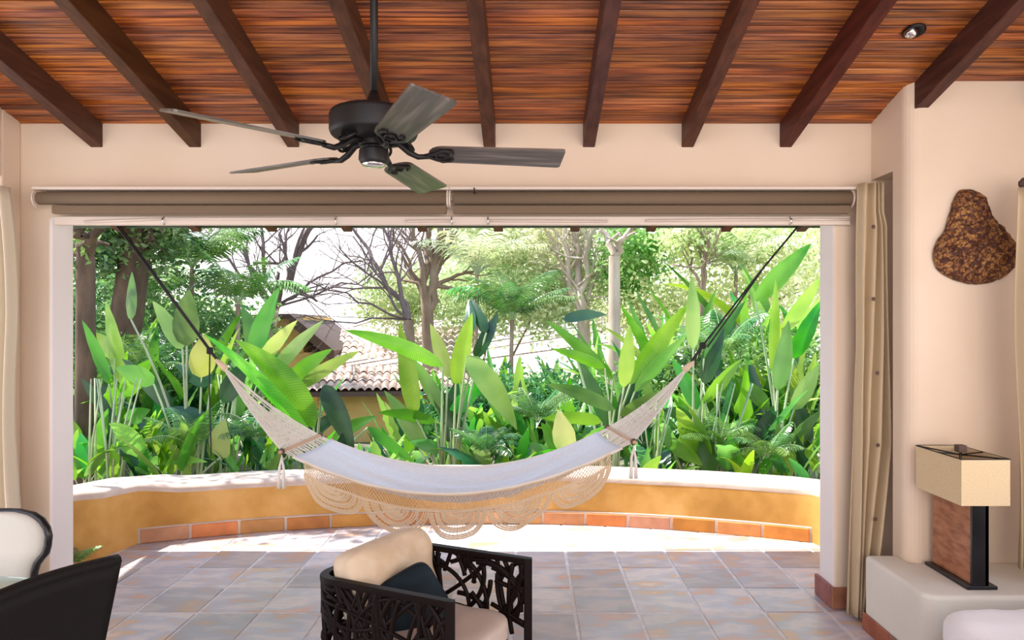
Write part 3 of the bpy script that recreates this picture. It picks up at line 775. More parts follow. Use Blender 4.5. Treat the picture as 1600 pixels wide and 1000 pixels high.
def cushion(name, cen, axes, size, m, parent, puff=.5, rz=0, wr=.004, nn=18):
    """rounded, puffed box; axes = 3 unit vectors, size = full extents"""
    b = MB(); A = [Vector(a).normalized() for a in axes]
    fcs = []
    def sph(u, v, w):
        p = Vector((u, v, w)); e = 2.0
        # superellipsoid-ish rounding
        r = (abs(u)**6+abs(v)**6+abs(w)**6)**(1/6)
        p = p/r if r > 0 else p
        return p
    bmv = {}
    def V(u, v, w):
        key = (round(u, 4), round(v, 4), round(w, 4))
        if key in bmv: return bmv[key]
        p = sph(u, v, w); th = 1-puff*(max(abs(p.x), abs(p.y))**3)*.5
        q_ = Vector(cen)+A[0]*p.x*size[0]/2+A[1]*p.y*size[1]/2+A[2]*p.z*th*size[2]/2
        q_ += A[2]*wr*noise.noise(q_*9)*2+A[0]*wr*noise.noise(q_*6+Vector((5, 5, 5)))
        bmv[key] = len(b.v); b.v.append(tuple(q_)); return bmv[key]
    for ax in range(3):
        for sg in (-1, 1):
            for i in range(nn):
                for j in range(nn):
                    def C(a, c):
                        t_ = [0, 0, 0]; t_[ax] = sg; t_[(ax+1) % 3] = -1+2*a/nn; t_[(ax+2) % 3] = -1+2*c/nn; return V(*t_)
                    b.f.append((C(i, j), C(i+1, j), C(i+1, j+1), C(i, j+1))); b.mi.append(0)
    return b.build(name, m, parent, smooth=True)
u_ = (NFp-NBp).normalized(); n2 = Vector((-u_.y, u_.x))
u3 = Vector((u_.x, u_.y, 0)); n3 = Vector((n2.x, n2.y, 0))
cen = (NFp+NBp+FBp+FFp)/4
cushion('seat_cushion', (cen.x+u_.x*.02, cen.y+u_.y*.02, .305), (u3, n3, (0, 0, 1)), (.60, .46, .12), M['seat_fabric'], ac, puff=.1)
MB().prism([tuple(cen+u_*a+n2*b_) for a, b_ in ((-.27, -.23), (.27, -.23), (.27, .22), (-.27, .22))], .20, .245, 'Z').build('seat_frame', M['rattan'], ac, bevel=.004)
bc = (NBp+FBp)/2+u_*.125
bdir = (FBp-NBp).normalized(); bd3 = Vector((bdir.x, bdir.y, 0)); bn = Vector((bdir.y, -bdir.x, 0))
tilt = (bn*-.28+Vector((0, 0, 1))).normalized(); nrm = bd3.cross(tilt)
back_c = cushion('back_cushion', (bc.x+.015, bc.y, .515), (bd3, tilt, nrm), (.50, .33, .19), M['cream_fabric'], ac, puff=.55, wr=.014)
pc = at(648, 925, 2.80)
cushion('pillow', pc+Vector((-.03, .03, -.075)), ((.80, .32, .42), (-.45, -.1, .86), (.35, -.9, .1)), (.31, .29, .09), M['teal'], None, puff=.9, wr=.006)
pl = bpy.data.objects['pillow']; setp(pl, 'dark teal scatter pillow leaning inside the carved armchair', 'pillow')

# ---------------------------------------------------------------- dining table and chairs at the left
tb = thing('dining_table', 'glass-topped dining table at the lower left corner', 'table', (-2.3, 1.85, 0))
MB().prism([(-2.3+.80*math.copysign(abs(math.cos(a))**.35, math.cos(a)), 1.78+.55*math.copysign(abs(math.sin(a))**.35, math.sin(a))) for a in [i*math.pi/20 for i in range(40)]], .738, .75, 'Z').build('glass_top', M['tabletop'], tb)
MB().lathe([(.30, 0), (.30, .03), (.08, .06), (.07, .68), (.22, .72), (.22, .738)], 24, (-2.3, 1.78, 0)).build('pedestal', M['black'], tb, bevel=.004)
# upholstered chair behind the table
uc = thing('dining_chair', 'cream upholstered dining chair with curved black wooden frame, behind the glass table', 'chair', (-2.05, 2.55, 0))
Dc = 2.6
half = [(0, 803), (20, 803), (45, 806), (62, 813), (73, 824), (77, 836), (75, 850), (71, 862), (61, 872), (52, 882), (47, 895), (45, 912)]
xc_ = -28
right = [at(x, y_, Dc) for x, y_ in half]
def mir(p): return Vector((2*at(xc_, 0, Dc).x-p.x, p.y, p.z))
loopp = right+[mir(p) for p in reversed(right)]
fr_ = [p for p in reversed([mir(p) for p in right])]
fullp = [mir(p) for p in reversed(right)]+right
def curv(p): q_ = Vector(p); q_.y += .06*(1-((q_.x-at(xc_, 0, Dc).x)/.27)**2); return q_
MB().tube([curv(p)-Vector((.006 if p.x > at(xc_, 0, Dc).x else -.006, 0, .006)) for p in fullp]+[], .0135, 8).build('back_frame', M['black'], uc, smooth=True)
pad = MB(); cxp = at(xc_, 0, Dc).x
rows = []
for i in range(len(right)):
    p = right[i]; w_ = p.x-cxp-.012
    row = []
    for k in range(13):
        t_ = -1+2*k/12; x = cxp+w_*t_
        q_ = curv(Vector((x, p.y, p.z-.008))); q_.y -= .035*math.sqrt(max(0, 1-t_**4))*(1 if i else .2); row.append(tuple(q_))
    rows.append(row)
for r_ in rows: pad.v += r_
for i in range(len(rows)-1):
    for k in range(12): pad.f.append((i*13+k, i*13+k+1, (i+1)*13+k+1, (i+1)*13+k)); pad.mi.append(0)
pad.build('back_pad', M['offwhite'], uc, smooth=True, solid=.01)
cushion('seat', (cxp, 2.36, .46), ((1, 0, 0), (0, 1, 0), (0, 0, 1)), (.50, .46, .10), M['offwhite'], uc, puff=.2)
for sx_ in (-1, 1):
    MB().tube([(cxp+sx_*.175, Dc+.03, .63), (cxp+sx_*.19, Dc, .46), (cxp+sx_*.2, Dc+.04, 0)], [.014, .018, .014], 8).build('leg', M['black'], uc, smooth=True)
    MB().tube([(cxp+sx_*.21, 2.17, .43), (cxp+sx_*.22, 2.16, .2), (cxp+sx_*.215, 2.15, 0)], [.02, .017, .012], 8).build('leg', M['black'], uc, smooth=True)
btn = MB().lathe([(.012, -.003), (.013, 0), (.006, .004)], 12)
bp_ = at(3, 893, Dc); 
o = btn.build('button', M['offwhite'], uc); o.matrix_parent_inverse = Matrix.Translation(-Vector(uc.location)) @ Matrix.Translation((bp_.x, 2.622, bp_.z)) @ Matrix.Rotation(math.pi/2, 4, 'X')
# dark chair in front of the table
dc = thing('dining_chair', 'dark leather dining chair seen from behind in the lower left corner', 'chair', (-1.5, 1.75, 0))
A_, B_ = at(183, 878, 2.06), at(-60, 962, 1.62)
def dback(u, v):
    p = A_.lerp(B_, u); bot = p+Vector((-.075-.02*math.sin(math.pi*u), 0, -.56))
    q_ = bot.lerp(p, v); 
    q_.x -= .015*math.sin(math.pi*u)
    q_ += (B_-A_).normalized()*(.05*(1-v)*(1-2*u))
    q_.z += .010*math.sin(math.pi*u)*v
    return q_
MB().grid(dback, 16, 14).build('backrest', M['leather'], dc, smooth=True, solid=.035, bevel=0)
MB().tube([dback(i/16, 1)+Vector((0, 0, .004)) for i in range(17)], .0195, 8).build('piping', M['leather'], dc, smooth=True)
cushion('seat', (-1.66, 1.80, .44), ((1, 0, 0), (0, 1, 0), (0, 0, 1)), (.44, .50, .09), M['leather'], dc, puff=.2)
for px, py in ((-1.46, 2.0), (-1.5, 1.6), (-1.84, 2.02), (-1.84, 1.6)):
    MB().box((px-.02, py-.02, 0), (px+.02, py+.02, .42)).build('leg', M['black'], dc, bevel=.003)

# ---------------------------------------------------------------- sofa at the lower right
so = thing('sofa', 'white sofa with rounded cushions at the lower right corner', 'sofa', (2.2, 2.2, 0))
MB().box((1.66, 1.2, .06), (2.62, 2.76, .30)).build('base', M['sofa'], so, bevel=.03, seg=4)
cushion('seat_cushion', (2.12, 2.40, .385), ((1, 0, 0), (0, 1, 0), (0, 0, 1)), (.98, .80, .17), M['sofa'], so, puff=.12, wr=.006)
cushion('seat_cushion', (2.12, 1.62, .385), ((1, 0, 0), (0, 1, 0), (0, 0, 1)), (.98, .76, .17), M['sofa'], so, puff=.12, wr=.006)
MB().box((2.50, 1.2, .06), (2.68, 2.80, .62)).build('backrest', M['sofa'], so, bevel=.05, seg=4)
for px, py in ((1.72, 1.26), (1.72, 2.70), (2.6, 1.26), (2.6, 2.7)):
    MB().lathe([(.018, 0), (.022, .06)], 10, (px, py, 0)).build('leg', M['black'], so)
cushion('pillow', (2.10, 2.52, .57), ((.2, .95, .2), (-.2, -.1, .95), (1, .1, .1)), (.36, .30, .12), M['teal'], None, puff=.8, wr=.006)
pl2 = [o for o in bpy.data.objects if o.name.startswith('pillow')][-1]
pl2.location = (.22, .0, 0); setp(pl2, 'dark teal pillow on the white sofa at the right edge', 'pillow')

# small sprig by the parapet left
exec_order = 0
# ================================================================ GARDEN
gr = MB(); 
def gz(x, y_): 
    if y_ < 6.1: return -.02
    return -.02-.085*(y_-6.1)+.05*noise.noise(Vector((x*.4, y_*.4, 0)))
gr.grid(lambda u, v: (-22+44*u, 5.75+42*v**1.5, max(-1.6, gz(-22+44*u, 5.75+42*v**1.5))), 40, 40)
setp(gr.build('ground', M['soil'], smooth=True), 'dry garden soil beyond the seat wall', kind='structure')
def gzz(x, y_): return max(-1.6, gz(x, y_))

# --- leaves
def leaf_geo(path_pts, side_fn, width, np_=0, pet_r=.012, fold=.25, tear=0, rnd=None):
    """blade on the path from index np_ on; petiole before it. returns MB with uv list"""
    b = MB(); rnd = rnd or random
    if np_ > 0: b.tube(path_pts[:np_+1], [pet_r*(1-.4*i/np_) for i in range(np_+1)], 5, False, mi=1)
    n0 = len(b.v); bl = path_pts[np_:]; m = len(bl)-1
    uv = [(0, 0)]*n0
    for i, p in enumerate(bl):
        t_ = i/m; T_ = (bl[min(i+1, m)]-bl[max(i-1, 0)]).normalized()
        sd_ = side_fn(t_); sd_ = (sd_-T_*sd_.dot(T_)).normalized(); nn = T_.cross(sd_)
        w_ = width/2*(1.06*math.sin(math.pi*min(1, t_*.96+.04)**.78)**.7*(1-.25*t_**3) if t_ < 1 else 0)
        if t_ <= 0: w_ = width*.06
        for k, c in enumerate((-1, -.5, 0, .5, 1)):
            tw = 1-(rnd.random()*tear if abs(c) == 1 else 0)
            q_ = p+sd_*c*w_*tw+nn*(abs(c)*fold*w_-(c*c)*fold*w_*.55)
            b.v.append(tuple(q_)); uv.append((t_*1.0+abs(c)*.06, c*.1))
    for i in range(m):
        for k in range(4):
            a = n0+i*5+k; b.f.append((a, a+1, a+6, a+5)); b.mi.append(0)
    return b, uv
def leaf_mesh(b, uv, mats):
    me = b.mesh('leaf', mats, smooth=True, fix=False)
    ul = me.uv_layers.new(name='UVMap'); li = [0]*len(me.loops); me.loops.foreach_get('vertex_index', li)
    flat = []
    for vi in li: flat += uv[vi] if vi < len(uv) else (0, 0)
    ul.data.foreach_set('uv', flat)
    return me
rl = random.Random(77)
VAR = {}
for key in ('leafA', 'leafB', 'leafC', 'leafY'):
    VAR[key] = []
    for v in range(7):
        bend = rl.uniform(.35, 1.5) if v else .15; a0 = rl.uniform(.08, .3)
        n = 22; npet = 7; pts_ = []; p = Vector((0, 0, 0)); a = a0
        for i in range(n+1):
            pts_.append(p.copy())
            st = 1/n
            a = a0+bend*(i/n)**1.8
            p = p+Vector((math.sin(a)*st, 0, math.cos(a)*st))
        b, uv = leaf_geo(pts_, lambda t_, k=rl.uniform(-.5, .5): Vector((0, 1, k)), rl.uniform(.15, .20), npet, .009, .35, .15 if v % 2 else .45, rl)
        VAR[key].append(leaf_mesh(b, uv, [M[key], M['stem']]))
def clump(x, y_, h, n, label, keys=('leafA', 'leafB'), spread=1.0, name='broad_leaf_plant', lean=0, wide=1.0, zoff=None, group=None):
    z = gzz(x, y_) if zoff is None else zoff
    t = thing(name, label, 'plant', (x, y_, z), group=group)
    for i in range(n):
        L = h*rl.uniform(.55, 1.08)
        o = bpy.data.objects.new('leaf', rl.choice(VAR[rl.choice(keys)])); COL.objects.link(o); o.parent = t
        o.location = (rl.uniform(-.14, .14)*spread, rl.uniform(-.14, .14)*spread, 0)
        o.rotation_euler = (rl.uniform(-.16, .16)*spread, rl.uniform(-.05, .22)*spread+lean, rl.uniform(0, 2*math.pi))
        wsc = wide*min(1.9, max(.9, 1.9/L))*rl.uniform(.85, 1.15)
        o.scale = (L, L*wsc*.56, L)
    return t
def hero(label, base, leaves, D=6.7, name='broad_leaf_plant'):
    """leaves: (x0,y0,x1,y1,width_px,arch_px,key,depth shift)"""
    bp = at(base[0], base[1], D); bp.z = gzz(bp.x, D)
    t = thing(name, label, 'plant', bp)
    for (x0, y0, x1, y1, wpx, arch, key, dd) in leaves:
        P0 = at(x0, y0, D+dd*.3); P1 = at(x1, y1, D+dd); mid = (P0+P1)/2
        d = Vector((P1.x-P0.x, 0, P1.z-P0.z)).normalized(); up = Vector((-d.z, 0, d.x))
        if up.z < 0: up = -up
        mid += up*arch*D/F+Vector((0, -.05, 0))
        pts_ = []
        g0 = Vector((bp.x+rl.uniform(-.1, .1), D+rl.uniform(-.05, .05), bp.z))
        c1 = g0.lerp(P0, .6)+Vector(((g0.x-P0.x)*.2, 0, .0))
        for i in range(5): s = i/5; pts_.append(g0*(1-s)**2+c1*2*s*(1-s)+P0*s*s)
        for i in range(13): s = i/12; pts_.append(P0*(1-s)**2+mid*2*s*(1-s)+P1*s*s)
        roll = rl.uniform(-.5, .5)
        side = Vector((up.x*math.cos(roll), math.sin(roll), up.z*math.cos(roll)))
        b, uv = leaf_geo(pts_, lambda t_, s_=side: s_, .86*wpx*D/F, 5, .016, .3, .08, rl)
        me = leaf_mesh(b, uv, [M[key], M['stem']])
        o = bpy.data.objects.new('leaf', me); COL.objects.link(o); o.parent = t; o.matrix_parent_inverse = Matrix.Translation(-bp)
    return t
A, B, C, Y = 'leafA', 'leafB', 'leafC', 'leafY'
hero('broad-leaved plant with a huge arching dark leaf, behind the left end of the hammock', (480, 740), [
    (490, 668, 366, 530, 50, 30, A, -.3), (486, 690, 316, 520, 30, 22, B, -.45), (395, 560, 437, 448, 34, 6, B, .1), (410, 575, 378, 478, 34, 5, A, .2),
    (405, 570, 465, 500, 26, 4, Y, 0), (425, 585, 506, 500, 26, 4, Y, -.1), (450, 600, 520, 545, 28, 8, B, .1), (470, 605, 563, 548, 24, 8, B, -.2), (505, 602, 553, 708, 38, 8, C, -.3),
    (440, 640, 415, 520, 36, 5, A, .3), (520, 690, 590, 650, 26, 10, A, .1), (575, 668, 650, 725, 26, 4, A, -.1), (470, 690, 545, 640, 26, 8, C, .2)])
hero('tall bright paddle-leaved plant in the middle, directly behind the hammock', (700, 735), [
    (692, 572, 538, 516, 28, 14, B, -.2), (648, 650, 624, 505, 34, 2, B, 0), (660, 700, 600, 610, 30, 8, A, .1), (712, 600, 738, 488, 36, 2, B, -.1), (700, 590, 672, 505, 30, 2, Y, .1),
    (742, 560, 778, 488, 26, -3, C, .2), (730, 556, 808, 672, 42, 8, B, -.4), (735, 520, 732, 468, 22, 2, C, .3), (760, 520, 735, 465, 22, 0, C, .3), (690, 640, 645, 560, 28, 4, A, .1), (705, 650, 765, 590, 30, 6, A, .2),
    (680, 660, 590, 645, 26, 8, A, 0), (720, 680, 668, 590, 34, 4, C, .1), (700, 690, 715, 590, 34, 2, C, .2), (690, 705, 640, 690, 24, 6, A, 0), (650, 690, 638, 590, 24, 3, C, .3)])
hero('paddle-leaved plant with long raised leaves, above the right half of the hammock', (955, 740), [
    (975, 605, 984, 507, 34, 2, B, -.1), (958, 592, 852, 500, 24, 8, B, .1), (945, 575, 862, 545, 20, 6, A, 0), (985, 600, 1078, 472, 34, 6, B, .1), (992, 612, 1075, 520, 24, 5, B, -.1),
    (960, 640, 852, 600, 26, 10, A, -.2), (940, 660, 845, 655, 26, 10, A, 0), (970, 650, 1050, 610, 24, 10, A, -.1), (950, 670, 905, 560, 30, 3, C, .2), (970, 670, 1000, 560, 34, 3, C, .2), (880, 500, 948, 492, 22, 8, C, .5)])
hero('low plant with a broad yellow-green leaf, just behind the wall right of the hammock centre', (880, 735), [
    (884, 712, 872, 640, 44, 3, Y, -.2), (880, 715, 845, 660, 30, 5, A, 0), (900, 715, 945, 665, 26, 6, B, .1), (870, 720, 820, 690, 20, 6, A, .1)], D=6.35)
hero('upright plant with one tall vertical leaf, by the right hammock rope', (1085, 740), [
    (1083, 545, 1081, 430, 30, 1, B, 0), (1090, 640, 1050, 560, 28, 4, A, .1), (1100, 630, 1160, 560, 30, 6, A, -.1), (1046, 694, 1098, 728, 26, 5, B, -.2), (1080, 660, 1035, 640, 26, 8, C, 0), (1100, 560, 1165, 470, 24, 6, A, .3), (1100, 600, 1130, 500, 34, 4, C, .2)])
hero('tall plant with big raised leaves against the right pillar', (1215, 740), [
    (1180, 470, 1268, 380, 36, 4, B, .2), (1222, 520, 1284, 432, 34, 4, B, -.1), (1206, 580, 1212, 435, 22, 1, B, 0), (1215, 610, 1232, 500, 34, 2, A, -.1), (1240, 560, 1282, 470, 30, 3, A, .1), (1240, 640, 1280, 570, 32, 4, B, 0),
    (1200, 640, 1150, 590, 28, 6, A, .1), (1190, 660, 1170, 560, 32, 3, C, .2), (1235, 690, 1285, 640, 30, 5, A, -.1), (1180, 700, 1215, 630, 30, 4, C, 0), (1260, 700, 1245, 620, 30, 3, C, .1)])
hero('plant with broad upright leaves beside the left hammock rope', (300, 742), [
    (205, 500, 206, 424, 30, 1, A, .3), (292, 540, 296, 452, 44, 2, A, 0), (285, 545, 238, 470, 40, 3, B, .1), (315, 590, 320, 520, 44, 2, Y, .1), (240, 600, 180, 575, 34, 8, A, -.1), (345, 715, 352, 655, 42, 2, Y, -.3), (230, 722, 325, 722, 20, 10, B, -.3),
    (330, 600, 275, 570, 36, 6, C, .1), (270, 640, 190, 560, 34, 6, C, .2), (330, 660, 250, 640, 30, 10, C, 0), (350, 630, 390, 560, 36, 4, C, .2)])
hero('bright leafy plant close to the left pillar', (175, 745), [
    (190, 600, 165, 470, 36, 3, B, .2), (170, 600, 128, 500, 34, 5, A, 0), (195, 620, 240, 560, 34, 6, B, -.1), (175, 660, 125, 590, 34, 6, C, -.1), (200, 660, 235, 640, 30, 5, B, .1), (180, 560, 150, 520, 28, 4, Y, .3)], D=7.0)

ords = ['leftmost', 'second', 'third', 'fourth', 'fifth', 'sixth', 'seventh', 'eighth', 'ninth', 'tenth', 'eleventh', 'twelfth', 'thirteenth', 'fourteenth', 'fifteenth', 'sixteenth', 'seventeenth', 'eighteenth', 'nineteenth']
def ordl(i): return ords[i] if i == 0 else ords[i]+' from the left'
# back rows of clumps (x px, D, top y px)
row1 = [(150, 8.0, 520), (235, 8.2, 470), (335, 8.3, 500), (420, 8.5, 560), (560, 8.3, 680), (640, 8.4, 610), (745, 8.2, 560), (830, 8.0, 560), (905, 8.2, 560), (1010, 8.0, 530), (1075, 8.2, 520), (1150, 7.9, 480), (1240, 8.0, 440)]
for i, (px, D_, ty) in enumerate(row1):
    p = at(px, ty, D_); g = gzz(p.x, D_)
    clump(p.x, D_, p.z-g, 20, 'dense broad-leaved plant in the second planted row, %s' % ordl(i), (A, C, B, B), 1.5, group='broad-leaved plants of the second row')
row2 = [(120, 10, 470), (200, 10.3, 440), (300, 10, 440), (690, 10.5, 570), (790, 10.2, 520), (870, 10.3, 520), (960, 10.4, 480), (1040, 10, 450), (1110, 10.2, 430), (1170, 10, 400), (1250, 10.2, 370)]
for i, (px, D_, ty) in enumerate(row2):
    p = at(px, ty, D_); g = gzz(p.x, D_)
    clump(p.x, D_, p.z-g, 18, 'paddle-leaved plant in the third planted row, %s' % ordl(i), (A, B, B), 1.6, group='paddle-leaved plants of the third row')
row3 = [(130, 7.2, 610), (185, 7.4, 600), (255, 7.5, 590), (320, 7.3, 620), (385, 7.3, 640), (440, 7.5, 640), (540, 7.6, 690), (615, 7.5, 660), (680, 7.6, 620), (755, 7.4, 620), (815, 7.5, 600), (870, 7.3, 610), (930, 7.5, 600), (1000, 7.4, 600), (1050, 7.3, 600), (1110, 7.5, 570), (1160, 7.2, 560), (1205, 7.4, 540), (1262, 7.3, 540)]
for i, (px, D_, ty) in enumerate(row3):
    p = at(px, ty, D_); g = gzz(p.x, D_)
    clump(p.x, D_, p.z-g, 19, 'crowded narrow-leaved plant between the front clumps, %s' % ordl(i), (B, A, C, A, B), 1.7, name='narrow_leaf_plant', wide=.75, group='narrow-leaved plants between the front clumps')
row0 = [(140, 6.5, 680), (215, 6.45, 700), (270, 6.6, 650), (400, 6.45, 690), (545, 6.5, 690), (610, 6.6, 700), (790, 6.5, 670), (850, 6.6, 700), (1010, 6.5, 690), (1140, 6.55, 650), (1180, 6.45, 700), (1265, 6.5, 680)]
for i, (px, D_, ty) in enumerate(row0):
    p = at(px, ty, D_); g = gzz(p.x, D_)
    clump(p.x, D_, max(.35, p.z-g+.15), 13, 'low leafy plant just behind the seat wall, %s' % ordl(i), (A, C, B, B), 1.6, group='low leafy plants behind the seat wall', name='low_leafy_plant', wide=1.2)
# slender pale stems in the bed
def stems(x, y_, h, n, label):
    t = thing('cane_plant', label, 'plant', (x, y_, gzz(x, y_)))
    b0 = gzz(x, y_)
    for i in range(n):
        a = rl.uniform(-.12, .25); xx = x+rl.uniform(-.12, .12); yy = y_+rl.uniform(-.1, .1)
        MB().tube([(xx, yy, b0), (xx+a*h*.4, yy, b0+h*.5), (xx+a*h*1.1, yy, b0+h)], [.012, .010, .006], 5).build('cane', M['stem'], t, smooth=True)
stems(*at(165, 700, 6.45).xy, 1.15, 9, 'bundle of slender pale canes standing near the left pillar')
stems(*at(345, 700, 6.9).xy, 1.2, 8, 'slender pale canes rising behind the hammock strings at left')
stems(*at(1010, 700, 6.6).xy, .9, 6, 'slender pale canes below the right hammock strings')
stems(*at(1120, 700, 6.6).xy, 1.1, 7, 'slender pale canes between the right rope and the pillar')

# --- palm fronds and shrubs
def frond_mesh(m, L=1.0, n=26, droop=1.1, lw=.022, ll=.32):
    b = MB(); P = []; a = .35; p = Vector((0, 0, 0))
    for i in range(n+1):
        P.append(p.copy()); a = .3+droop*(i/n)**1.2; p = p+Vector((math.sin(a), 0, math.cos(a)))*(L/n)
    b.tube(P, [.012*(1-.8*i/n) for i in range(n+1)], 4, False, mi=1)
    for i in range(4, n+1):
        t_ = i/n; l_ = ll*math.sin(math.pi*min(1, .15+t_*.82))**.6
        T_ = (P[min(i+1, n)]-P[i-1]).normalized()
        for s_ in (-1, 1):
            d = (Vector((0, s_, 0))*.85+T_*.55+Vector((0, 0, -.12-.25*rl.random()))).normalized()
            q0 = P[i]; q1 = q0+d*l_*.55; q2 = q0+d*l_+Vector((0, 0, -l_*.28)); w_ = T_*lw
            k = len(b.v); b.v += [tuple(q0-w_*.3), tuple(q0+w_*.3), tuple(q1+w_*.6), tuple(q1-w_*.6), tuple(q2)]
            b.f += [(k, k+1, k+2, k+3), (k+3, k+2, k+4)]; b.mi += [0, 0]
    me = b.mesh('frond', [m, M['stem']], smooth=False, fix=False); return me
FR_ = [frond_mesh(M['fern'], 1, 26, d_) for d_ in (.7, 1.1, 1.5)]
FRP = [frond_mesh(M['hazy_bush'], 1, 22, d_) for d_ in (.8, 1.3)]
def palm(px, py, D_, L, n, label, trunk=True, fr=FR_, name='palm', group=None):
    c = at(px, py, D_); g = gzz(c.x, D_)
    t = thing(name, label, 'palm' if trunk else 'fern', (c.x, D_, g if trunk else c.z), group=group)
    if trunk:
        MB().tube([(c.x-.1, D_, g), (c.x-.02, D_, (g+c.z)/2), (c.x, D_, c.z)], [.05, .04, .035], 8).build('trunk', M['bark'], t, smooth=True)
    for i in range(n):
        o = bpy.data.objects.new('frond', rl.choice(fr)); COL.objects.link(o); o.parent = t
        o.location = (0, 0, c.z-g if trunk else 0); l_ = L*rl.uniform(.75, 1.1); o.scale = (l_, l_, l_)
        o.rotation_euler = (rl.uniform(-.15, .15), rl.uniform(-.1, .5), 2*math.pi*i/n+rl.uniform(-.2, .2))
    return t
palm(300, 420, 11, 1.6, 16, 'feathery green palm between the left rope and the bare tree')
palm(372, 475, 10.5, 1.2, 13, 'smaller feathery palm in front of the bare branches')
palm(240, 470, 12, 1.5, 13, 'feathery palm low behind the left rope')
palm(800, 500, 12, 1.3, 15, 'feathery palm above the hammock centre', fr=FR_)
palm(745, 430, 13, 1.5, 13, 'pale feathery palm right of the forked tree', fr=FRP)
palm(1150, 430, 12.5, 1.7, 14, 'pale palm behind the right hammock rope', fr=FRP)
for i, (px, py, D_, L) in enumerate(((225, 590, 8.0, .8), (300, 700, 6.5, .5), (400, 690, 6.7, .5), (760, 710, 6.5, .45), (840, 660, 7.2, .6), (1125, 700, 6.6, .5), (1130, 560, 7.6, .7), (1200, 715, 6.4, .45))):
    palm(px, py, D_, L, 12, 'feathery fern among the broad leaves, %s' % ordl(i), trunk=False, name='fern', group='ferns among the broad leaves')
palm(112, 885, 4.42, .22, 9, 'small green sprig growing at the foot of the ochre wall, left edge of the opening', trunk=False, name='fern_sprig')

def leafcloud(blobs, n, size, m, name='foliage', parent=None, seed=1):
    """one mesh of many small leaves filling ellipsoid blobs (cx,cy,cz,rx,ry,rz)"""
    r = random.Random(seed); V_ = []; Fc = []
    tot = sum(b[3]*b[5] for b in blobs)
    for bl in blobs:
        k = int(n*bl[3]*bl[5]/tot)
        # clusters
        for c in range(max(1, k//14)):
            d = Vector((r.gauss(0, 1), r.gauss(0, 1), r.gauss(0, 1))).normalized()*(r.random()**.45)
            cc_ = Vector((bl[0]+d.x*bl[3], bl[1]+d.y*bl[4], bl[2]+d.z*bl[5]))
            for j in range(14):
                p = cc_+Vector((r.gauss(0, 1), r.gauss(0, 1), r.gauss(0, 1)))*size*1.5
                a = Vector((r.gauss(0, 1), r.gauss(0, 1), r.gauss(-.3, .8))).normalized(); s_ = a.orthogonal().normalized(); s_.rotate(Quaternion(a, r.uniform(0, 6.28)))
                L = size*r.uniform(.7, 1.4); w_ = L*.28; nn = a.cross(s_)*L*.12; q_ = len(V_)
                V_ += [tuple(p), tuple(p+a*L*.5+s_*w_+nn), tuple(p+a*L), tuple(p+a*L*.5-s_*w_+nn)]
                Fc.append((q_, q_+1, q_+2)); Fc.append((q_, q_+2, q_+3))
    b = MB(); b.v = V_; b.f = Fc; b.mi = [0]*len(Fc)
    o = b.build(name, m, parent, fix=False); o['kind'] = 'stuff'; return o
def rec(b, p, d, L, r, depth, rn, spread=.5, up=.1, kids=None):
    n = 5; pts_ = [p]; rs = [r]
    for i in range(n):
        d = (d+Vector((rn.gauss(0, 1), rn.gauss(0, 1), rn.gauss(up, 1)))*.13).normalized(); p = p+d*L/n; pts_.append(p); rs.append(r*(1-.45*(i+1)/n))
        if kids is None and depth > 0 and i >= 1 and rn.random() < .75:
            dd = (d+Vector((rn.gauss(0, 1), rn.gauss(0, .8), rn.gauss(up, .8)))*spread).normalized()
            rec(b, p, dd, L*rn.uniform(.5, .75), rs[-1]*.6, depth-1, rn, spread, up)
    b.tube(pts_, rs, 5 if depth else 4, False)
def tree(px, D_, r, boughs, label, barkm, crown=None, seed=1, base_px=None, depth=3, twigm=None, lean=0, trunk_top=None):
    rn = random.Random(seed)
    c = at(px, 500, D_); g = gzz(c.x, D_)
    t = thing('tree', label, 'tree', (c.x, D_, g))
    tt = at(*trunk_top, D_) if trunk_top else Vector((c.x, D_, 1.5))
    mid = Vector((c.x+(tt.x-c.x)*.4, D_, (g+tt.z)/2))
    MB().tube([(c.x, D_, g-.1), mid, tt], [r*1.2, r, r*.9], 10, False).build('trunk', barkm, t, smooth=True)
    for (x1, y1, rr) in boughs:
        e = at(x1, y1, D_+rn.uniform(-.6, .6)); b = MB(); n = 7; pts_ = []; rs = []
        for i in range(n+1):
            s = i/n; p = tt.lerp(e, s)+Vector((rn.gauss(0, .05), rn.gauss(0, .05), rn.gauss(0, .05)))*(1 if 0 < i else 0); pts_.append(p); rs.append(rr*(1-.6*s))
        b.tube(pts_, rs, 7, False)
        for i in range(2, n+1):
            for _ in range(2 if depth > 1 else 1):
                if rn.random() < .8:
                    d = ((pts_[i]-pts_[i-1]).normalized()+Vector((rn.gauss(0, 1), rn.gauss(0, .5), rn.gauss(.1, .7)))*.7).normalized()
                    rec(b, pts_[i], d, (e-tt).length*rn.uniform(.25, .5), rs[i]*.5, depth-1, rn)
        b.build('bough', twigm or barkm, t, smooth=True)
    if crown:
        leafcloud(crown[0], crown[1], crown[2], M[crown[3]], 'foliage', t, seed)
    return t
def bl(px, py, D_, rx, rz, ry=None):
    c = at(px, py, D_); return (c.x, c.y, c.z, rx*D_/F, (ry or rx)*D_/F, rz*D_/F)
tree(175, 9.5, .22, [(165, 300, .2), (210, 290, .22), (260, 310, .14), (285, 345, .05)], 'large dark-barked tree with leafy crown at the far left', M['bark_dark'],
     ([bl(180, 300, 9.5, 150, 60), bl(150, 390, 9.3, 60, 45), bl(240, 370, 9.6, 50, 40)], 5500, .11, 'dark_bush'), 3, trunk_top=(215, 372), depth=2)
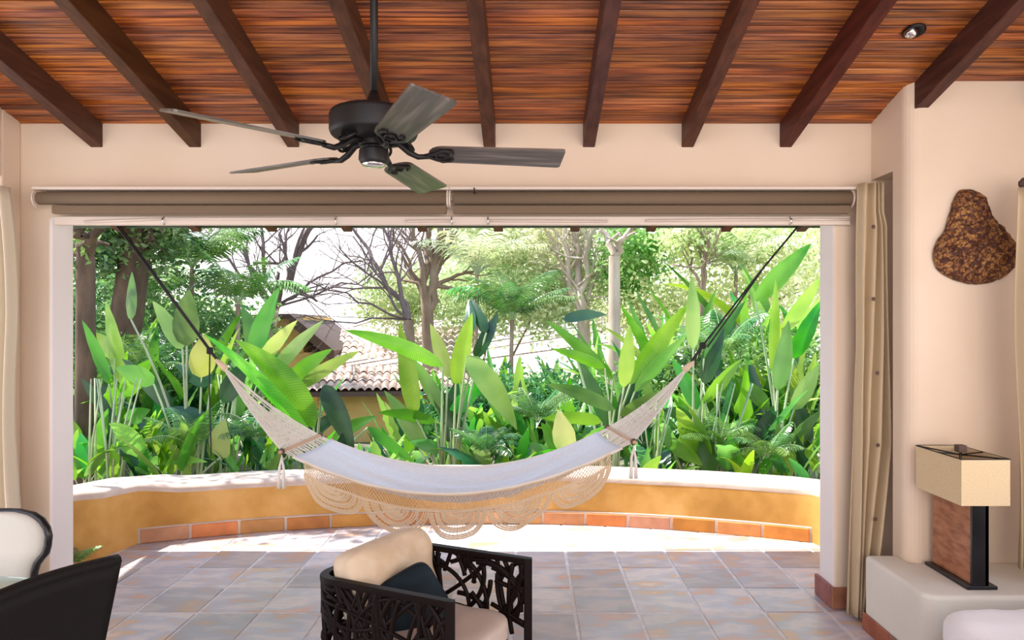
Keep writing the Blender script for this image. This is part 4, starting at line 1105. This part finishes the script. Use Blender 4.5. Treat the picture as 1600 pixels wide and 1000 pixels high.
tree(134, 7.3, .10, [(128, 340, .08), (160, 345, .07), (115, 380, .05)], 'slim dark trunk right beside the left pillar', M['bark_dark'],
     ([(-5.3, 6.3, 4.3, 1.0, .8, .6), (-4.3, 6.2, 4.7, .7, .7, .4), bl(128, 380, 7.3, 22, 30)], 2600, .09, 'dark_bush'), 13, trunk_top=(134, 400), depth=1)
tree(400, 13, .09, [(495, 330, .10), (350, 330, .04), (400, 310, .05), (560, 400, .035), (455, 340, .045), (520, 440, .03), (300, 350, .04), (600, 420, .025)], 'bare grey-branched tree at left, leafless against the sky', M['bark_pale'], None, 8, trunk_top=(430, 480), depth=3, twigm=M['twig'])
tree(650, 12.5, .10, [(540, 340, .06), (590, 320, .05), (555, 370, .03), (470, 430, .025), (450, 500, .02)], 'leaning bare tree with long twigs left of the forked trunk', M['bark'], None, 15, trunk_top=(638, 500), depth=3, twigm=M['twig'])
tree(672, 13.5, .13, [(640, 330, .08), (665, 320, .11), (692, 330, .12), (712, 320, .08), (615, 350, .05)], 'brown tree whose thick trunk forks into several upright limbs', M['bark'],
     ([bl(620, 460, 14.5, 65, 50), bl(740, 340, 14, 60, 25)], 5000, .10, 'hazy_bush'), 4, trunk_top=(668, 490), depth=2)
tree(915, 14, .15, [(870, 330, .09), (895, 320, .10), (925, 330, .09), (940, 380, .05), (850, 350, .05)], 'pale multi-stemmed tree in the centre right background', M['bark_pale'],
     ([bl(830, 380, 15, 90, 45), bl(900, 350, 15, 60, 30), bl(930, 430, 15.5, 80, 50)], 5500, .11, 'hazy_bush'), 5, trunk_top=(912, 500), depth=2)
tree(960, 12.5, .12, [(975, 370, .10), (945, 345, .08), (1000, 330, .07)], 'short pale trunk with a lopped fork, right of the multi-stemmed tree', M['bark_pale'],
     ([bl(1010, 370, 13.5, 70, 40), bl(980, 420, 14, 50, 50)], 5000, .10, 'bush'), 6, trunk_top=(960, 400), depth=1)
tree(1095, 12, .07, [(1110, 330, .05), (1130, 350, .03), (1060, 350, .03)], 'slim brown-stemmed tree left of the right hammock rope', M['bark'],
     ([bl(1090, 370, 12.5, 70, 35), bl(1180, 360, 13, 60, 30)], 4000, .10, 'hazy_bush'), 7, trunk_top=(1097, 450), depth=2)
def shrub(blobs, n, size, m, label, seed, name='shrub'):
    c = blobs[0]; t = thing(name, label, 'shrub', (c[0], c[1], gzz(c[0], c[1])))
    rn = random.Random(seed)
    b = MB()
    for q_ in blobs:
        b.tube([(c[0], c[1], gzz(c[0], c[1])), (q_[0], q_[1], q_[2])], [.04, .015], 5, False)
        for _ in range(5): b.tube([(q_[0], q_[1], q_[2]-q_[5]*.5), (q_[0]+rn.uniform(-1, 1)*q_[3]*.8, q_[1], q_[2]+rn.uniform(-.2, .9)*q_[5])], [.015, .004], 4, False)
    b.build('stems' if False else 'stem', M['bark'], t)
    leafcloud(blobs, n, size, M[m], 'foliage', t, seed)
shrub([bl(740, 470, 15.5, 110, 55), bl(850, 460, 15, 80, 60), bl(780, 400, 16, 90, 40)], 14000, .11, 'hazy_bush', 'pale green bushy mass behind the centre plants', 31)
shrub([bl(1000, 480, 14, 90, 60), bl(1090, 470, 13.5, 80, 60), bl(1200, 440, 13, 100, 70), bl(1290, 400, 13.5, 70, 80), bl(1440, 400, 13.5, 110, 110), bl(1620, 400, 13.5, 120, 120)], 15000, .11, 'hazy_bush', 'mixed green hedge mass behind the right-hand plants', 32)
shrub([bl(170, 500, 12, 90, 70), bl(280, 500, 12, 90, 60), bl(370, 510, 12.5, 60, 45), bl(20, 430, 12, 110, 110), bl(-160, 430, 12, 120, 120)], 18000, .10, 'dark_bush', 'dark green hedge mass behind the left-hand plants', 33)
shrub([bl(200, 600, 8.8, 110, 70), bl(330, 620, 8.8, 80, 70), bl(430, 660, 8.8, 60, 50), bl(30, 580, 8.8, 110, 90), bl(-150, 580, 8.6, 110, 100)], 20000, .075, 'fern', 'dense small-leaved shrub low on the left, behind the canes', 34)
shrub([bl(700, 670, 8.9, 60, 50), bl(790, 640, 8.8, 80, 60), bl(880, 640, 8.8, 80, 60)], 11000, .075, 'fern', 'dense small-leaved shrub low in the centre', 35)
shrub([bl(1010, 630, 8.7, 80, 70), bl(1110, 610, 8.6, 80, 80), bl(1220, 610, 8.6, 90, 90), bl(1380, 600, 8.6, 110, 100), bl(1540, 600, 8.4, 110, 100)], 22000, .075, 'fern', 'dense small-leaved shrub low on the right', 36)
leaf_far = [bl(60+i*85, 470+((i*37) % 30), 22+(i % 3)*2, 75, 60) for i in range(4)]+[bl(760+i*90, 450+((i*53) % 40), 21+(i % 3)*2, 80, 90) for i in range(7)]
shrub(leaf_far, 7000, .22, 'hazy_bush', 'distant pale tree line behind everything', 37, name='tree_line')

# --- houses
def tiles_roof(name_parent, p00, p10, p01, p11, nx, ny, m):
    """barrel tiles on the patch p00(eave left) p10(eave right) p01(ridge left) p11(ridge right)"""
    b = MB()
    for j in range(ny):
        v0, v1 = j/ny, (j+1)/ny+.03/ny
        for i in range(nx):
            u0, u1 = i/nx, (i+1)/nx
            def P(u, v, h): 
                a = p00.lerp(p10, u); c = p01.lerp(p11, u); q_ = a.lerp(c, v); q_ = q_+Vector((0, 0, h+.02*(1-(v-v0)*ny))); return q_
            k = len(b.v); R4 = 5
            hh = rl.uniform(.9, 1.15)
            for v in (v0, v1):
                for a in range(R4):
                    w_ = a/(R4-1); b.v.append(tuple(P(u0+(u1-u0)*w_, v, .055*hh*math.sin(math.pi*w_))))
            for a in range(R4-1): b.f.append((k+a, k+a+1, k+R4+a+1, k+R4+a)); b.mi.append(0)
    o = b.build('roof_tiles' if False else 'roof', m, name_parent, fix=False); o['kind'] = 'stuff'; return o
h1 = thing('house', 'low yellow house with a pinkish tiled roof, glimpsed behind the plants left of centre', 'house', (at(590, 700, 13).x, 13.5, -1.5))
e0, e1 = at(470, 613, 12.6), at(745, 610, 12.6); m0, m1 = at(480, 574, 13.6), at(745, 572, 13.6); r0, r1 = at(500, 515, 16), at(745, 512, 16)
tiles_roof(h1, e0, e1, m0, m1, 22, 3, M['rooftile']); 
MB().add([e0+Vector((0, 0, -.03)), e1+Vector((0, 0, -.03)), m1+Vector((0, 0, -.03)), m0+Vector((0, 0, -.03))], [(0, 1, 2, 3)]).add([e0+Vector((0, 0, -.09)), e1+Vector((0, 0, -.09)), e1+Vector((0, 0, -.0)), e0+Vector((0, 0, 0))], [(0, 1, 2, 3)]).build('eave', M['eave'], h1)
up = Vector((0, 0, .12)); tiles_roof(h1, m0+up, m1+up, r0, r1, 22, 6, M['rooftile'])
MB().box((e0.x+.2, 12.95, -1.6), (e1.x-.2, 16, e0.z+.12)).build('wall', M['housewall'], h1)
h2 = thing('house', 'dark-eaved house gable behind the plants at left', 'house', (at(450, 600, 14).x, 14.4, -1.5))
a0_, a1_, a2_ = at(385, 492, 13.6), at(452, 490, 13.6), at(522, 548, 13.6)
def slab(p, q_, r_, th=.10, dep=2.5): return MB().hexa([tuple(v) for v in (p+Vector((0, 0, -th)), q_+Vector((0, 0, -th)), p+Vector((0, dep, -th)), q_+Vector((0, dep, -th)), p, q_, p+Vector((0, dep, 0)), q_+Vector((0, dep, 0)))])
slab(a0_, a1_, None).build('roof', M['eave'], h2); slab(a1_, a2_, None, .22).build('roof', M['eave'], h2)
MB().box((a0_.x+.1, 14.0, -1.6), (at(500, 0, 14).x, 16, a2_.z-.05)).box((a0_.x+.1, 14.0, a2_.z-.06), (a1_.x+.15, 16, a1_.z-.05)).build('wall', M['housewall'], h2)
